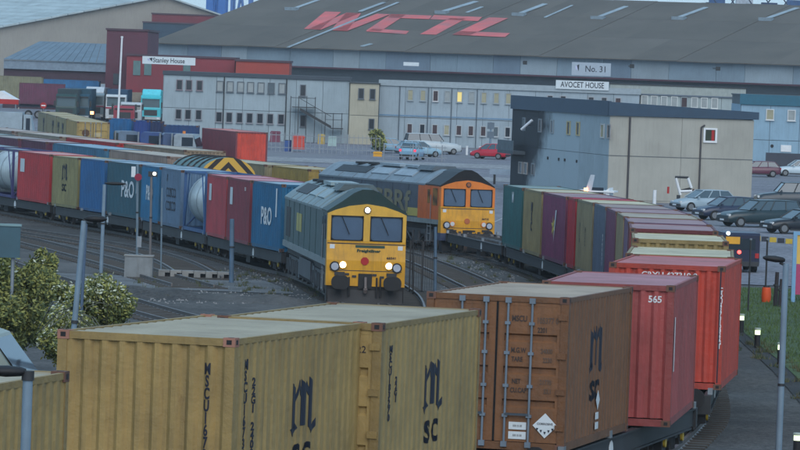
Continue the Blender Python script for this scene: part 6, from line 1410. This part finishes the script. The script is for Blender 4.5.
# ------------------------------------------------------------------ bushes
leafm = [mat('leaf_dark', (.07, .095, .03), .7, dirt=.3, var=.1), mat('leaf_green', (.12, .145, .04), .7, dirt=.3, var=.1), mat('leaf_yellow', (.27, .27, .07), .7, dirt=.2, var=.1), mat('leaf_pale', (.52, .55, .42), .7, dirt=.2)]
def bush(label, lobes, n, leaf, pale, cut=None):
    """lobes: (u, v, Y, radius px)"""
    c0 = W(lobes[0][0], lobes[0][1], lobes[0][2]); t = thing('bush', label, 'bush', Matrix.Translation((c0.x, c0.y, zg(c0.y)))); o = t.location; mb = MB(); stm = MB()
    for (u, v, Y, rp) in lobes:
        c = W(u, v, Y); r = rp/F*Y; ml = []
        stm.tube((RND.uniform(-.3, .3), RND.uniform(-.2, .2), 0), (c.x-o.x, c.y-o.y, c.z-o.z), .05, 5, r2=.015)
        for _ in range(5): d = Vector([RND.gauss(0, 1) for _ in range(3)]).normalized()*r*.9; stm.tube((c.x-o.x, c.y-o.y, c.z-o.z), (c.x-o.x+d.x, c.y-o.y+d.y, c.z-o.z+d.z), .02, 4, r2=.006)
        clumps = [Vector([RND.gauss(0, 1) for _ in range(3)]).normalized()*r*RND.uniform(.45, 1.0) for _ in range(26)]
        for i in range(int(n*rp/30)):
            k = RND.choice(clumps); p = c+k+Vector([RND.gauss(0, r*.16) for _ in range(3)])
            if p.z < zg(p.y): continue
            s = leaf*RND.uniform(.6, 1.5); a = Vector([RND.gauss(0, 1) for _ in range(3)]).normalized()*s; b = a.orthogonal().normalized()*s*.5; p = p-Vector(o)
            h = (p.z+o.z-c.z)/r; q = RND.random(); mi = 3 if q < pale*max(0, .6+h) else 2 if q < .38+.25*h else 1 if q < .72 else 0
            mb.add([p-a, p+b, p+a, p-b], [(0, 1, 2, 3)], mi)
    part('stems', stm, mat('bark', (.05, .04, .03), .9, dirt=.3), t); f = part('foliage', mb, leafm, t); f['kind'] = 'stuff'
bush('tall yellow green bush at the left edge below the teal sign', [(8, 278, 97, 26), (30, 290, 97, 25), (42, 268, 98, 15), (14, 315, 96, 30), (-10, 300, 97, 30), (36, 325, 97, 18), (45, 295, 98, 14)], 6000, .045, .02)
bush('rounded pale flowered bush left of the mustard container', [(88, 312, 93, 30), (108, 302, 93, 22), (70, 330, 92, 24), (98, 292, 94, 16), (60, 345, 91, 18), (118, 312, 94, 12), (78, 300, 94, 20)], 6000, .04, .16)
mb = MB(); t = thing('bramble', 'tangle of bare pale twigs between the bushes and the mustard container', 'bramble', Matrix.Translation((W(60, 340, 90).x, 90, zg(90)))); o = t.location
for i in range(14):
    a = W(RND.uniform(30, 110), RND.uniform(325, 350), 90)-o; b = W(RND.uniform(40, 130), RND.uniform(292, 335), 90+RND.uniform(-2, 2))-o; m_ = (a+b)/2+Vector((0, 0, RND.uniform(-.1, .4))); mb.tube(a, m_, .010, 4); mb.tube(m_, b, .008, 4)
part('twigs', mb, mat('twig_pale', (.12, .12, .09), .8, dirt=.3), t)['kind'] = 'stuff'
bush('small dark shrub by the beige block', [(377, 136, 446, 7), (379, 144, 445, 6)], 2600, .22, .0)
# weeds along the tracks and at the ragged edge of the path
mb = MB()
for i in range(260):
    if i < 120: y = RND.uniform(96, 176); x = 10.6+RND.gauss(0, .35)+max(0, y-165)*.08
    elif i < 200: q = G(RND.uniform(90, 330), RND.uniform(270, 300)); x, y = q.x, q.y
    else: q = G(RND.uniform(440, 600), RND.uniform(255, 285)); x, y = q.x, q.y
    r = RND.uniform(.08, .3)
    for k in range(34):
        a = RND.uniform(0, 6.28); d = RND.uniform(0, r); h = RND.uniform(.04, .2)*(1.2-d/r*.6); bx, by = x+math.cos(a)*d, y+math.sin(a)*d; z = zg(by)+.01; b = RND.uniform(0, 3.14); w_ = .014
        mb.add([(bx-math.cos(b)*w_, by-math.sin(b)*w_, z), (bx+math.cos(b)*w_, by+math.sin(b)*w_, z), (bx+RND.uniform(-.08, .08), by+RND.uniform(-.04, .04), z+h)], [(0, 1, 2)], k % 2)
tag(part('weeds', mb, [mat('weed_green', (.06, .085, .03), .8, dirt=.4), mat('weed_straw', (.13, .12, .06), .8, dirt=.4)], None), 'small weeds scattered along the tracks and the path edge', 'weeds', kind='stuff')
# litter and stones on the ballast
mb = MB()
for i in range(1500):
    q = G(RND.uniform(140, 330), RND.uniform(268, 304)) if i % 3 else G(RND.uniform(440, 520), RND.uniform(262, 290)); s = RND.uniform(.012, .045); mb.add([(q.x-s, q.y-s, q.z), (q.x+s, q.y-s, q.z), (q.x+s, q.y+s, q.z), (q.x-s, q.y+s, q.z), (q.x, q.y, q.z+s*1.3)], [(0, 1, 4), (1, 2, 4), (2, 3, 4), (3, 0, 4)])
tag(part('stones', mb, mat('stone_pale', (.22, .22, .22), .9, dirt=.4), None), 'loose pale stones and litter scattered on the dark ballast', 'stones', kind='stuff')
mb = MB()
for i in range(60):
    y = 156+RND.uniform(-1.5, 1.5); x = -9+i*.13
mo = MB(); nx, ny = 60, 8; vs = []
for j in range(ny+1):
    for i in range(nx+1):
        x = -14+i*12.0/nx; y = 150.5+j*.55-(.35*(x+8)); e = math.sin(math.pi*j/ny)*math.sin(math.pi*min(1, max(0, i/nx)))**.4; vs.append((x, y, zg(y)-.03+.26*e*(1+.3*math.sin(x*1.3)+.2*math.sin(x*3.7+j))))
mo.add(vs, [(j*(nx+1)+i, j*(nx+1)+i+1, (j+1)*(nx+1)+i+1, (j+1)*(nx+1)+i) for j in range(ny) for i in range(nx)])
tag(part('ballast_heap', mo, MG_ballast, None), 'low heap of dark ballast in front of the green locomotive', 'ballast heap', kind='stuff')
# ------------------------------------------------------------------ air
if HAZE > 0:
    mb = MB().box(-1500, 1500, -60, 1900, -1.5, 60); hz = part('haze', mb, None or M_black, None); hz.data.materials.clear()
    hm = bpy.data.materials.new('haze'); hm.use_nodes = True; N = hm.node_tree.nodes; N.clear(); o_ = N.new('ShaderNodeOutputMaterial'); v_ = N.new('ShaderNodeVolumePrincipled')
    v_.inputs['Density'].default_value = HAZE; v_.inputs['Color'].default_value = (.86, .93, .97, 1); hm.node_tree.links.new(v_.outputs[0], o_.inputs['Volume']); hz.data.materials.append(hm); hz['kind'] = 'stuff'
